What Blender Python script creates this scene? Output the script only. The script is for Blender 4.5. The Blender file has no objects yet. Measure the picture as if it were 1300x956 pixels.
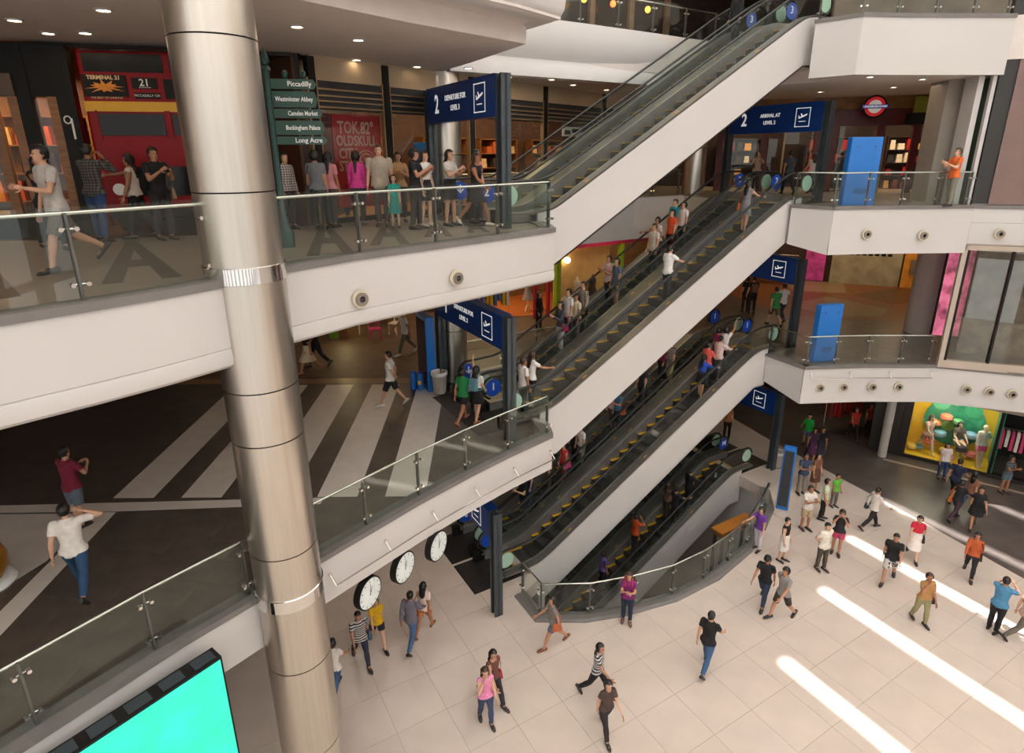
import bpy, bmesh, math, random
import numpy as np
from mathutils import Vector, Matrix
random.seed(7)
PI = math.pi
scene = bpy.context.scene
COL = scene.collection

# ------------------------------------------------------------------ camera
cam_d = bpy.data.cameras.new('camera')
cam = bpy.data.objects.new('camera', cam_d)
COL.objects.link(cam)
PITCH, ROLL, FPX = math.radians(17.4), math.radians(-.33), 755.0
fw = Vector((0, math.cos(PITCH), -math.sin(PITCH)))
r0 = Vector((1, 0, 0)); u0 = Vector((0, math.sin(PITCH), math.cos(PITCH)))
rr = r0*math.cos(ROLL) + u0*math.sin(ROLL)
uu = -r0*math.sin(ROLL) + u0*math.cos(ROLL)
mat = Matrix((rr, uu, -fw)).transposed().to_4x4()
mat.translation = Vector((0, 0, 12.2))
cam.matrix_world = mat
cam_d.sensor_fit = 'HORIZONTAL'; cam_d.sensor_width = 36
cam_d.lens = 36*FPX/1300
cam_d.shift_y = -(956/2 - 433)/1300          # optical axis sits above the frame centre
cam_d.clip_end = 300
scene.camera = cam

# ------------------------------------------------------------------ world, sun, exposure
W = bpy.data.worlds.new('daylight'); scene.world = W
W.use_nodes = True
wn = W.node_tree.nodes; wl_ = W.node_tree.links
bg = wn['Background']
bg.inputs[0].default_value = (1.0, .985, .97, 1)
bg.inputs[1].default_value = 1.9
sun_d = bpy.data.lights.new('sun', 'SUN'); sun_d.energy = 25; sun_d.angle = math.radians(.8); sun_d.color = (1, .985, .96)
sun = bpy.data.objects.new('sun', sun_d); COL.objects.link(sun)
SUNDIR = Vector((0.0, .25, -1)).normalized()
sun.rotation_euler = SUNDIR.to_track_quat('-Z', 'Y').to_euler()
sun.location = (0, -10, 40)
vs = scene.view_settings
vs.view_transform = 'Standard'; vs.look = 'None'; vs.gamma = 1; vs.use_curve_mapping = False
vs.exposure = -.33
scene.cycles.max_bounces = 8; scene.cycles.transparent_max_bounces = 24
scene.cycles.caustics_reflective = False; scene.cycles.caustics_refractive = False

# ------------------------------------------------------------------ materials
MATS = {}
def M(name, col, rough=.5, metal=0., var=.08, scale=3., bump=0., emit=0., stretch=None, coat=0., spec=.5):
    if name in MATS: return MATS[name]
    m = bpy.data.materials.new(name); m.use_nodes = True
    nt = m.node_tree; n = nt.nodes; l = nt.links
    p = n['Principled BSDF']
    p.inputs['Roughness'].default_value = rough
    p.inputs['Metallic'].default_value = metal
    p.inputs['Coat Weight'].default_value = coat
    p.inputs['Specular IOR Level'].default_value = spec
    tc = n.new('ShaderNodeTexCoord'); mp = n.new('ShaderNodeMapping')
    l.new(tc.outputs['Object'], mp.inputs[0])
    if stretch: mp.inputs['Scale'].default_value = stretch
    nz = n.new('ShaderNodeTexNoise'); nz.inputs['Scale'].default_value = scale; nz.inputs['Detail'].default_value = 3
    l.new(mp.outputs[0], nz.inputs['Vector'])
    cr = n.new('ShaderNodeValToRGB')
    cr.color_ramp.elements[0].position = .3; cr.color_ramp.elements[1].position = .7
    cr.color_ramp.elements[0].color = tuple(max(0, c*(1-var)) for c in col[:3])+(1,)
    cr.color_ramp.elements[1].color = tuple(min(1, c*(1+var)) for c in col[:3])+(1,)
    l.new(nz.outputs[0], cr.inputs[0]); l.new(cr.outputs[0], p.inputs['Base Color'])
    if bump:
        b = n.new('ShaderNodeBump'); b.inputs['Strength'].default_value = bump; b.inputs['Distance'].default_value = .01
        l.new(nz.outputs[0], b.inputs['Height']); l.new(b.outputs[0], p.inputs['Normal'])
    if emit:
        l.new(cr.outputs[0], p.inputs['Emission Color']); p.inputs['Emission Strength'].default_value = emit
    MATS[name] = m
    return m
def glass_mat(name, tint, refl=1.5, rough=.0):
    if name in MATS: return MATS[name]
    m = bpy.data.materials.new(name); m.use_nodes = True
    nt = m.node_tree; n = nt.nodes; l = nt.links
    for x in list(n):
        if x.type != 'OUTPUT_MATERIAL': n.remove(x)
    out = [x for x in n if x.type == 'OUTPUT_MATERIAL'][0]
    t = n.new('ShaderNodeBsdfTransparent'); t.inputs[0].default_value = (*tint, 1)
    g = n.new('ShaderNodeBsdfGlossy'); g.inputs['Roughness'].default_value = rough; g.inputs[0].default_value = (.9, .95, .92, 1)
    lw = n.new('ShaderNodeLayerWeight'); lw.inputs[0].default_value = .5
    pw = n.new('ShaderNodeMath'); pw.operation = 'POWER'; pw.inputs[1].default_value = 4.0
    fr = n.new('ShaderNodeMath'); fr.operation = 'MULTIPLY_ADD'; fr.inputs[1].default_value = .45; fr.inputs[2].default_value = .6*(refl-1)**2/(refl+1)**2
    l.new(lw.outputs['Facing'], pw.inputs[0]); l.new(pw.outputs[0], fr.inputs[0])
    mx = n.new('ShaderNodeMixShader')
    l.new(fr.outputs[0], mx.inputs[0]); l.new(t.outputs[0], mx.inputs[1]); l.new(g.outputs[0], mx.inputs[2])
    l.new(mx.outputs[0], out.inputs[0])
    MATS[name] = m
    return m
def translucent_mat(name, col):
    m = bpy.data.materials.new(name); m.use_nodes = True
    nt = m.node_tree; n = nt.nodes; l = nt.links
    for x in list(n):
        if x.type != 'OUTPUT_MATERIAL': n.remove(x)
    out = [x for x in n if x.type == 'OUTPUT_MATERIAL'][0]
    t = n.new('ShaderNodeBsdfTranslucent'); t.inputs[0].default_value = (*col, 1)
    d = n.new('ShaderNodeBsdfDiffuse'); d.inputs[0].default_value = (*col, 1)
    mx = n.new('ShaderNodeMixShader'); mx.inputs[0].default_value = .35
    l.new(t.outputs[0], mx.inputs[1]); l.new(d.outputs[0], mx.inputs[2]); l.new(mx.outputs[0], out.inputs[0])
    MATS[name] = m
    return m
def hexc(h):
    h = h.lstrip('#'); c = [int(h[i:i+2], 16)/255 for i in (0, 2, 4)]
    return tuple((x/12.92 if x <= .04045 else ((x+.055)/1.055)**2.4) for x in c)

white = M('white_panel', (.565, .535, .515), .42, var=.02, scale=.7)
ceil_m = M('ceiling_paint', (.64, .575, .53), .7, var=.03)
ledge_m = M('grey_ledge', (.17, .155, .145), .45)
steel_col = M('brushed_column_steel', (.60, .55, .485), .30, 1., var=.05, scale=2, stretch=(9, 9, .25), bump=.02)
chrome = M('polished_steel', (.72, .70, .67), .10, 1., var=.03)
steel = M('satin_steel', (.58, .55, .51), .25, 1., var=.05)
darksteel = M('dark_post_paint', (.050, .062, .072), .38, .2)
blackm = M('black_rubber', (.012, .012, .012), .42)
black = M('black_paint', (.010, .009, .008), .55, spec=.25)
pane_g = glass_mat('balustrade_glass', (.91, .94, .92), 1.55)
shop_g = glass_mat('shop_glass', (.93, .93, .91), 1.5)
green_edge = M('glass_edge_green', (.35, .62, .52), .2)
tile_w = M('ivory_floor_tile', (.63, .525, .455), .10, var=.05, scale=1.2)
joint = M('tile_joint', (.56, .467, .405), .3)
slate = M('dark_slate_tile', (.088, .068, .055), .33, var=.25, scale=2.5)
slate2 = M('charcoal_floor', (.105, .085, .076), .30, var=.2, scale=2)
brownf = M('brown_floor', (.105, .062, .036), .55, var=.25, scale=1.5)
taupe = M('taupe_floor_tile', (.30, .245, .195), .28, var=.08, scale=1.2)
taupe_d = M('painted_dark_reflection', (.11, .09, .074), .35, var=.1)  # colour of the painted glass reflections on the upper floor
navy = M('navy_sign_blue', hexc('10387a'), .35, var=.05, spec=.3)
blue = M('totem_blue', hexc('1f6fc0'), .35, var=.04)
blue_d = M('sticker_blue', hexc('1747ad'), .4, var=.04)
mint = M('newel_mint_plate', hexc('a9cbb6'), .35, var=.05)
yellow = M('step_yellow', hexc('e2ac1c'), .5, var=.08)
paper = M('print_white', (.85, .84, .82), .5, var=.02)
lit_print = M('backlit_print', (.9, .9, .88), .5, var=.02, emit=.55)
wood = M('warm_wood', hexc('8a5a2c'), .4, var=.25, scale=2, stretch=(1, 1, 8))
bronze = M('skirt_lamp_brass', hexc('d8a860'), .3, .8)

# ------------------------------------------------------------------ mesh helpers
class MB:
    def __init__(s): s.v = []; s.f = []; s.m = []
    def add(s, vs, fs, mi=0):
        o = len(s.v); s.v += [tuple(float(c) for c in v) for v in vs]
        for f in fs: s.f.append(tuple(o+i for i in f)); s.m.append(mi)
        return s
    def box(s, x0, x1, y0, y1, z0, z1, mi=0):
        return s.add([(x0,y0,z0),(x1,y0,z0),(x1,y1,z0),(x0,y1,z0),(x0,y0,z1),(x1,y0,z1),(x1,y1,z1),(x0,y1,z1)],
                     [(0,3,2,1),(4,5,6,7),(0,1,5,4),(1,2,6,5),(2,3,7,6),(3,0,4,7)], mi)
    def hexa(s, p, mi=0):       # 8 points, bottom ring then top ring
        return s.add(p, [(0,3,2,1),(4,5,6,7),(0,1,5,4),(1,2,6,5),(2,3,7,6),(3,0,4,7)], mi)
    def wallbox(s, a, b, z0, z1, th, mi=0):   # vertical box along plan segment a-b, thickness to the left
        a = Vector(a[:2]); b = Vector(b[:2]); d = (b-a).normalized(); n = Vector((-d.y, d.x))*th
        p = [a, b, b+n, a+n]
        return s.hexa([(q.x, q.y, z0) for q in p]+[(q.x, q.y, z1) for q in p], mi)
    def prism(s, poly, z0, z1, mi=0, mtop=None):
        n = len(poly)
        ar = sum(poly[i][0]*poly[(i+1)%n][1]-poly[(i+1)%n][0]*poly[i][1] for i in range(n))
        if ar < 0: poly = poly[::-1]
        v = [(x, y, z0) for x, y in poly]+[(x, y, z1) for x, y in poly]
        o = len(s.v); s.v += [tuple(float(c) for c in q) for q in v]
        s.f.append(tuple(o+i for i in reversed(range(n)))); s.m.append(mi)
        s.f.append(tuple(o+n+i for i in range(n))); s.m.append(mi if mtop is None else mtop)
        for i in range(n):
            j = (i+1) % n; s.f.append((o+i, o+j, o+n+j, o+n+i)); s.m.append(mi)
        return s
    def extr(s, prof, axis, a, b, mi=0):  # profile of 2-d points extruded along an axis 'x','y' or 'z'
        n = len(prof)
        def P(u, v, w): return {'x': (w, u, v), 'y': (u, w, v), 'z': (u, v, w)}[axis]
        vs = [P(u, v, a) for u, v in prof]+[P(u, v, b) for u, v in prof]
        fs = [tuple(reversed(range(n))), tuple(range(n, 2*n))]+[(i, (i+1)%n, n+(i+1)%n, n+i) for i in range(n)]
        return s.add(vs, fs, mi)
    def tube(s, path, r, n=8, mi=0, flat=None, closed=False):
        path = [Vector(p) for p in path]; rings = []; k = len(path)
        up = Vector((0, 0, 1))
        for i, p in enumerate(path):
            if closed: d = path[(i+1)%k]-path[i-1]
            else: d = (path[min(i+1, k-1)]-path[max(i-1, 0)])
            d.normalize()
            a = d.cross(up)
            if a.length < 1e-3: a = d.cross(Vector((1, 0, 0)))
            a.normalize(); b = a.cross(d)
            R = r[i] if isinstance(r, (list, tuple)) else r
            ra, rb = (R, R) if flat is None else (R*flat[0], R*flat[1])
            rings.append([p+a*math.cos(2*PI*j/n)*ra+b*math.sin(2*PI*j/n)*rb for j in range(n)])
        vs = [q for ring in rings for q in ring]; fs = []
        for i in range(k if closed else k-1):
            for j in range(n):
                i2 = (i+1) % k
                fs.append((i*n+j, i*n+(j+1)%n, i2*n+(j+1)%n, i2*n+j))
        if not closed: fs += [tuple(reversed(range(n))), tuple(range((k-1)*n, k*n))]
        return s.add(vs, fs, mi)
    def lathe(s, prof, n=24, c=(0, 0, 0), mi=0, caps=True):
        vs = []; fs = []
        for r, z in prof:
            vs += [(c[0]+r*math.cos(2*PI*j/n), c[1]+r*math.sin(2*PI*j/n), c[2]+z) for j in range(n)]
        for i in range(len(prof)-1):
            for j in range(n): fs.append((i*n+j, i*n+(j+1)%n, (i+1)*n+(j+1)%n, (i+1)*n+j))
        if caps: fs += [tuple(reversed(range(n))), tuple(range((len(prof)-1)*n, len(prof)*n))]
        return s.add(vs, fs, mi)
    def disc(s, c, nrm, r, th, n=24, mi=0, squash=1):   # short cylinder facing nrm
        c = Vector(c); d = Vector(nrm).normalized(); a = d.cross(Vector((0, 0, 1)))
        if a.length < 1e-3: a = Vector((1, 0, 0))
        a.normalize(); b = a.cross(d)
        vs = []
        for w in (0, th):
            vs += [c+d*w+a*math.cos(2*PI*j/n)*r*squash+b*math.sin(2*PI*j/n)*r for j in range(n)]
        fs = [tuple(reversed(range(n))), tuple(range(n, 2*n))]+[(j, (j+1)%n, n+(j+1)%n, n+j) for j in range(n)]
        return s.add(vs, fs, mi)
    def ell(s, c, r, n=10, k=7, mi=0, rot=None):
        c = Vector(c); vs = []; fs = []
        for i in range(k+1):
            th = PI*i/k
            for j in range(n):
                q = Vector((r[0]*math.sin(th)*math.cos(2*PI*j/n), r[1]*math.sin(th)*math.sin(2*PI*j/n), r[2]*math.cos(th)))
                if rot is not None: q = rot @ q
                vs.append(c+q)
        for i in range(k):
            for j in range(n): fs.append((i*n+j, (i+1)*n+j, (i+1)*n+(j+1)%n, i*n+(j+1)%n))
        return s.add(vs, fs, mi)
    def sweep(s, path, prof, mi=0, closed=False):  # plan polyline, profile of (outward offset, z); right-hand side is outward
        P = [Vector(p) for p in path]; k = len(P); nm = []
        for i in range(k):
            d1 = (P[i]-P[i-1]).normalized() if i > 0 else None
            d2 = (P[i+1]-P[i]).normalized() if i < k-1 else None
            d1 = d1 or d2; d2 = d2 or d1
            n1 = Vector((d1.y, -d1.x)); n2 = Vector((d2.y, -d2.x))
            b = (n1+n2); b.normalize(); nm.append(b/max(.4, b.dot(n1)))
        m = len(prof); vs = []; fs = []
        for i in range(k): vs += [(P[i].x+nm[i].x*o, P[i].y+nm[i].y*o, z) for o, z in prof]
        for i in range(k-1):
            for j in range(m): fs.append((i*m+j, i*m+(j+1)%m, (i+1)*m+(j+1)%m, (i+1)*m+j))
        fs += [tuple(reversed(range(m))), tuple(range((k-1)*m, k*m))]
        return s.add(vs, fs, mi)
    def mesh(s, name, mats):
        me = bpy.data.meshes.new(name); me.from_pydata(s.v, [], s.f)
        if not isinstance(mats, (list, tuple)): mats = [mats]
        for x in mats: me.materials.append(x)
        if len(mats) > 1: me.polygons.foreach_set('material_index', s.m)
        bm = bmesh.new(); bm.from_mesh(me); bmesh.ops.recalc_face_normals(bm, faces=bm.faces); bm.to_mesh(me); bm.free()
        return me
    def build(s, name, mats, parent=None, smooth=None, loc=None, rz=0):
        me = s.mesh(name, mats)
        if smooth:
            me.shade_smooth(); me.set_sharp_from_angle(angle=math.radians(smooth))
        return link(name, me, parent, loc, rz)
def link(name, me, parent=None, loc=None, rz=0):
    o = bpy.data.objects.new(name, me); COL.objects.link(o)
    if loc is not None: o.location = loc
    if rz: o.rotation_euler = (0, 0, rz)
    if parent is not None: o.parent = parent
    return o
def tag(o, label=None, cat=None, group=None, kind=None):
    if label: o['label'] = label
    if cat: o['category'] = cat
    if group: o['group'] = group
    if kind: o['kind'] = kind
    return o
def thing(name, label, cat, loc=(0, 0, 0), rz=0, group=None):
    o = link(name, None, None, loc, rz); o.empty_display_size = .1
    return tag(o, label, cat, group)
def struct(name, mb, mats, parent=None, smooth=None, label=None):
    o = mb.build(name, mats, parent, smooth)
    if parent is None: o['kind'] = 'structure'
    if label: o['label'] = label
    return o
def text_mesh(txt, size, ext=.002, align='CENTER', bold=0., spacing=1.):
    cu = bpy.data.curves.new('txt', 'FONT'); cu.body = txt; cu.size = size; cu.extrude = ext
    cu.align_x = align; cu.align_y = 'CENTER'; cu.offset = bold; cu.resolution_u = 2; cu.space_character = spacing
    o = bpy.data.objects.new('txt', cu); COL.objects.link(o)
    me = bpy.data.meshes.new_from_object(o)
    bpy.data.objects.remove(o); bpy.data.curves.remove(cu)
    return me
def text(txt, size, m, parent, pos, xdir, updir=(0, 0, 1), name='lettering', align='CENTER', bold=0., narrow=1.):
    me = text_mesh(txt, size, align=align, bold=bold); me.materials.clear(); me.materials.append(m)
    x = Vector(xdir).normalized(); u = Vector(updir); u = (u-x*u.dot(x)).normalized(); z = x.cross(u)
    mt = Matrix((x*narrow, u, z)).transposed().to_4x4(); mt.translation = Vector(pos)
    me.transform(mt)
    return link(name, me, parent)

# ------------------------------------------------------------------ plan geometry
F = 5.3
BX, BY, PHI = .95, 15.10, .53
EX, EY = math.cos(PHI), math.sin(PHI)
def S(s, t, z=None):
    x = BX+EX*s+EY*t; y = BY+EY*s-EX*t
    return (x, y) if z is None else (x, y, z)
EL1 = [(-9.3,.9),(-8.1,2.6),(-6.9,4.3),(-6.1,5.45),(-5.44,6.41),(-4.95,7.12),(-4.17,8.08),(-3.48,9.01),(-2.76,9.89),(-1.99,10.84),(-.95,12.0),(-.02,12.95),(1.0,13.9)]
EL2 = [(-8.8,1.9),(-7.5,3.5),(-6.3,4.9),(-5.32,6.0),(-4.84,6.52),(-4.33,7.14),(-3.9,7.75),(-3.45,8.78),(-2.65,9.85),(-1.45,11.05),(-.15,12.35),(.95,13.5)]
EL3 = [(-8.6,1.6),(-7.3,3.2),(-6.1,4.6),(-5.1,5.7),(-4.1,6.85),(-3.2,8.4),(-2.4,9.5),(-1.2,10.75),(.1,12.05),(1.0,13.15)]
ER2 = [S(9.6, .16), (9.0, 19.45), (9.87, 18.55), (11.2, 18.72), (14.35, 18.82)]
ER1 = [S(9.6, -.30), (9.15, 20.3), (9.86, 18.85), (12.08, 19.0), (14.35, 18.95), (16.64, 18.1), (19.5, 17.0), (24, 15.2)]
# ================================================================== LARGE STRUCTURE
def clip(poly, a, b, keep_left=True):
    out = []; n = len(poly)
    def side(p):
        v = (b[0]-a[0])*(p[1]-a[1])-(b[1]-a[1])*(p[0]-a[0]); return v if keep_left else -v
    for i in range(n):
        p, q = poly[i], poly[(i+1) % n]; sp, sq = side(p), side(q)
        if sp >= 0: out.append(p)
        if sp*sq < 0:
            k = sp/(sp-sq); out.append((p[0]+(q[0]-p[0])*k, p[1]+(q[1]-p[1])*k))
    return out
def parea(p): return abs(sum(p[i][0]*p[(i+1)%len(p)][1]-p[(i+1)%len(p)][0]*p[i][1] for i in range(len(p))))/2 if len(p) > 2 else 0
def ccw(p):
    a = sum(p[i][0]*p[(i+1)%len(p)][1]-p[(i+1)%len(p)][0]*p[i][1] for i in range(len(p)))
    return p if a > 0 else p[::-1]
def subtract(polys, hole):
    hole = ccw(hole); out = []
    for P in polys:
        rest = ccw(P)
        for i in range(len(hole)):
            a, b = hole[i], hole[(i+1) % len(hole)]
            o = clip(rest, a, b, False)
            if parea(o) > 1e-3: out.append(o)
            rest = clip(rest, a, b, True)
            if parea(rest) <= 1e-3: break
    return out
def intersect(P, conv):
    conv = ccw(conv); r = ccw(P)
    for i in range(len(conv)):
        r = clip(r, conv[i], conv[(i+1) % len(conv)], True)
        if parea(r) < 1e-3: return []
    return r

# ---- ground floor with the escalator pit
PITC = [S(s-.12, t+.09) for s, t in [(-.75,.22),(-.76,1.16),(.19,1.74),(1.29,2.11),(2.8,2.40),(4.47,2.39),(6.32,2.03),(7.69,1.49),(8.9,.90),(9.9,-.05)]]
HOLE_A = PITC + [S(-.30, .05)]
HOLE_B = [S(-.30, .06), S(9.9, .06), S(9.9, -4.6), S(-.30, -4.6)]
DARK = [(10.2,27.5),(11.5,23.9),(13.0,20.4),(14.1,17.95),(15.3,14.8),(17.4,9.0),(34,9.0),(34,46),(10.2,46)]
BIG = [(-30,-14),(34,-14),(34,46),(-30,46)]
g = MB()
for P in subtract(subtract([BIG], HOLE_A), HOLE_B): g.prism(P, -.45, -.012)
floor = struct('floor', g, joint)
# ivory tiles, laid square to the escalators
TS = 1.2; GAP = .006
full = None; stuff = MB(); ntile = 0
cand = []
for i in range(-30, 30):
    for j in range(-34, 34):
        cand.append((i, j))
for i, j in cand:
    s0, t0 = i*TS+.35, j*TS+.25
    q = [S(s0+GAP/2, t0+GAP/2), S(s0+TS-GAP/2, t0+GAP/2), S(s0+TS-GAP/2, t0+TS-GAP/2), S(s0+GAP/2, t0+TS-GAP/2)]
    c = S(s0+TS/2, t0+TS/2)
    if not (-29 < c[0] < 33 and -13 < c[1] < 45): continue
    rest = subtract(subtract(subtract([q], HOLE_A), HOLE_B), DARK)
    if not rest: continue
    whole = len(rest) >= 1 and abs(sum(parea(r) for r in rest)-parea(q)) < 1e-4
    seen = (6.8 < c[1] < 25 and -6.5 < c[0] < 16 and abs(c[0]) < 1.0+c[1]*.95)
    if seen:
        if whole:
            if full is None:
                h = TS/2-GAP/2
                full = MB().extr([(-h,-h),(h,-h),(h,h),(-h,h)], 'z', -.012, 0).mesh('tile', tile_w)
            link('tile', full, floor, (c[0], c[1], 0), PHI)
        else:
            mb = MB()
            for r in rest: mb.prism(r, -.012, 0)
            mb.build('tile', tile_w, floor)
        ntile += 1
    else:
        for r in rest: stuff.prism(r, -.012, 0)
o = stuff.build('tile', tile_w, floor); o['kind'] = 'stuff'
dk = MB(); 
dk.prism(DARK, -.30, .002)
struct('floor', dk, slate2)
# the pit under the ground floor
pb = MB()
pb.prism([S(-2, 4), S(14, 4), S(14, -7), S(-2, -7)], -6.0, -5.7)
struct('floor', pb, tile_w)
pw = MB()
pw.sweep([S(-.9, -4.7)]+PITC+[S(10.05, -.05)], [(0, -.45), (0, -5.7), (.2, -5.7), (.2, -.45)])
pw.wallbox(S(-.32, .2), S(-.32, -4.7), -5.7, -.45, -.2)
pw.wallbox(S(-.9, -4.7), S(10.2, -4.7), -5.7, -.45, .2)
pw.wallbox(S(10.2, -4.7), S(10.2, 0), -5.7, -.45, .2)
struct('wall_pit', pw, white)

# ---- upper floor slabs (one plate each, wrapped round the escalator well)
def plate(EL, ER, left_s, tipt, back_t, far=34):
    return EL+[S(left_s, tipt), S(left_s, back_t), S(9.65, back_t), (ER[0][0]+.05, ER[0][1]+.02)]+ER[1:]+[(34, ER[-1][1]-2), (34, 46), (-30, 46), (-30, EL[0][1])]
ER2L = ER2+[(16.6, 18.1), (24, 15.6)]
f1 = MB().prism(plate(EL1, ER1, -.5, .9, -4.2), 4.36, 5.3)
floor1 = struct('floor', f1, slate)
f2 = MB().prism(plate(EL2, ER2L, -.5, .9, -4.8), 9.5, 10.6, 0, 1)
floor2 = struct('floor', f2, [ceil_m, taupe])
f3 = MB().prism(plate(EL3, ER2L, -1.0, 1.2, -3.5), 14.75, 15.9, 0, 1)
floor3 = struct('floor', f3, [ceil_m, taupe])
# dropped ceilings
c1 = MB().prism([(9.98,18.75), (14.35,19.1), (24,15.9), (34,13), (34,46), (17,46), (13.2,25.5), (11.4,20.5)], 9.2, 9.5)
struct('ceiling', c1, ceil_m)
struct('ceiling', MB().prism([S(10.0,-5.2), (9.7,20.0), (11.4,20.5), (13.2,25.5), (17,46), (8,46)], 9.3, 9.5), ceil_m)
c2 = MB().prism([(-8.2,3.0),(-6.6,5.0),(-4.9,7.2),(-3.5,9.3),(-1.73,11.41),(.33,13.55),S(-1.15,-1.9),S(-1.15,-3.75),S(9.7,-3.85),S(10.6,0),(9.6,20.2),(10.3,18.9),(14.35,19.1),(24,15.9),(34,13),(34,46),(-30,46),(-30,3)], 14.38, 14.75)
struct('ceiling', c2, ceil_m)
c3 = MB().prism([(-9,3.0),(-5.2,7.0),(-1.9,11.4),(.5,13.8),S(-.7,-4.4),S(9.9,-5.0),(8.9,46),(-30,46),(-30,3)], 9.36, 9.5)
struct('ceiling', c3, ceil_m)

# ---- fascias with their lip, groove and grey ledge
def fascia(path, zt, zb, groove=None, name='trim_1'):
    prof = [(-.25, zt-.07), (.02, zt-.07), (.02, zb+.0)] if groove is None else \
        [(-.25, zt-.07), (.02, zt-.07), (.02, groove+.012), (.005, groove), (.02, groove-.012), (.035, zb+.14), (.02, zb+.05), (-.04, zb)]
    prof += [(-.25, zb)]
    o = struct(name, MB().sweep(path, prof), white, smooth=35)
    l = MB().sweep(path, [(-.30, zt-.07), (.05, zt-.07), (.05, zt+.035), (-.30, zt+.035)])
    struct('trim_9', l, ledge_m)
    return o
fascia(EL2+[S(-.42, .55), S(-.30, .02)], 10.6, 9.40, 9.68, 'trim_1')
fascia(EL1+[S(-.42, .75), S(-.30, .22)], 5.3, 4.33, None, 'trim_2')
def chamfer(p, zt, zbs, name):
    m = MB(); n_ = len(p)
    out = [Vector(q)+Vector((-.024, -.012)) for q in p]; inn = [Vector(q)+Vector((.12, .22)) for q in p]
    for i in range(n_-1):
        a, b, c, d = out[i], out[i+1], inn[i+1], inn[i]
        m.hexa([(a.x, a.y, zbs[i]), (b.x, b.y, zbs[i+1]), (c.x, c.y, zbs[i+1]), (d.x, d.y, zbs[i]), (a.x, a.y, zt-.07), (b.x, b.y, zt-.07), (c.x, c.y, zt-.07), (d.x, d.y, zt-.07)])
    struct(name, m, white)
    struct('trim_9', MB().sweep(p, [(-.30, zt-.07), (.05, zt-.07), (.05, zt+.035), (-.30, zt+.035)]), ledge_m)
chamfer(ER2[:3], 10.6, [9.40, 9.38, 9.15], 'trim_14'); chamfer(ER1[:3], 5.3, [4.35, 4.30, 3.98], 'trim_15')
fascia(ER2[2:], 10.6, 9.15, None, 'trim_3')
fascia([(14.35,18.82),(16.6,18.1),(24,15.6)], 10.6, 9.40, 10.1, 'trim_4')
fascia(ER1[2:], 5.3, 3.98, None, 'trim_5')
fascia(ER2, 15.9, 14.34, None, 'trim_6')
# level-three left edge: rounded lip above the dropped soffit
lip = [(-.4, 15.9), (.0, 15.9), (.06, 15.6), (.09, 15.2), (.06, 14.92), (-.02, 14.76), (-.15, 14.70), (-.4, 14.70)]
struct('trim_7', MB().sweep(EL3+[S(-1.0, .6), S(-1.0, -3.6)], lip), white, smooth=50)
# back galleries behind the escalators
gal3 = [(-.02, 15.93), (.04, 15.93), (.10, 15.6), (.10, 15.3), (.02, 14.98), (-.06, 14.86), (-.02, 14.78), (.10, 14.66), (.12, 14.36), (-.1, 14.36)]
struct('trim_8', MB().sweep([S(-1.05,-3.4), S(3,-3.42), S(6.5,-3.55), S(9.7,-3.8)], gal3), white, smooth=50)
struct('trim_10', MB().sweep([S(-.5,-4.6), S(9.7,-4.95)], [(-.15,10.63),(.06,10.63),(.06,9.10),(-.15,9.10)]), white)
struct('trim_11', MB().sweep([S(-.5,-4.05), S(9.7,-4.3)], [(-.15,5.33),(.06,5.33),(.06,4.1),(-.15,4.1)]), white)
# the well's short sides, closing the slab edges at the landings
for z1, z0, bt in ((5.28, 4.36, -4.2), (10.58, 9.4, -4.8)):
    w_ = MB().wallbox(S(-.47, -3.3), S(-.47, bt), z0, z1, .06)
    struct('trim_12', w_, white)

# ---- outer shell: back, side walls, roof with slots, glazed front of piers behind the viewer
sh = MB(); sh.box(-30.4, -30, -14, 46, -.5, 24); struct('wall_left', sh, ceil_m)
sh = MB(); sh.box(34, 34.4, -14, 46, -.5, 24); struct('wall_right', sh, ceil_m)
sh = MB(); sh.box(-30.4, 34.4, 46, 46.4, -.5, 24); struct('wall_back', sh, ceil_m)
ZR = 24.0
fr = MB()
x = -30.4
while x < 34:
    fr.box(x, x+1.1, -14.4, -14, -.5, ZR); x += 4.05
for z in (4.6, 9.9, 15.2, 20): fr.box(-30.4, 34.4, -14.5, -14.1, z, z+.5)
struct('wall_front', fr, M('facade_frame', (.35, .33, .31), .5))
# unseen roof boards; slots shaped to throw the sun streaks on the floor
pd = (.871, .491); qd = (.491, -.871)     # across, along
off = Vector((SUNDIR.x, SUNDIR.y))*(ZR/-SUNDIR.z)
roof = MB()
def PQ(p, q): return (pd[0]*p+qd[0]*q-off.x, pd[1]*p+qd[1]*q-off.y)
slots = [11.75, 14.95, 18.0, 21.25, 24.4]
starts = [-7.0, -8.1, -9.2, -10.0, -10.7]
wid = .30
pr_ = -70.0
for k, (c, st_) in enumerate(zip(slots, starts)):
    roof.prism([PQ(pr_, -75), PQ(c-wid/2, -75), PQ(c-wid/2, 75), PQ(pr_, 75)], ZR, ZR+.02)
    roof.prism([PQ(c-wid/2, -75), PQ(c+wid/2, -75), PQ(c+wid/2, st_), PQ(c-wid/2, st_)], ZR, ZR+.02)
    roof.prism([PQ(c-wid/2, -1.0), PQ(c+wid/2, -1.0), PQ(c+wid/2, 75), PQ(c-wid/2, 75)], ZR, ZR+.02)
    pr_ = c+wid/2
roof.prism([PQ(pr_, -75), PQ(70, -75), PQ(70, 75), PQ(pr_, 75)], ZR, ZR+.02)
struct('ceiling', roof, translucent_mat('translucent_roof_sheet', (.76, .75, .735)))  # translucent sheet added for soft fill light from above

sh = MB().prism([(-30,3),(-9,3),(-5,8),(-1,13.5),S(-1.2,-5),S(9.9,-5.4),(10,21),(14.4,20.5),(34,17),(34,46),(-30,46)], 20.2, 20.5)
struct('ceiling', sh, ceil_m)
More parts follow.
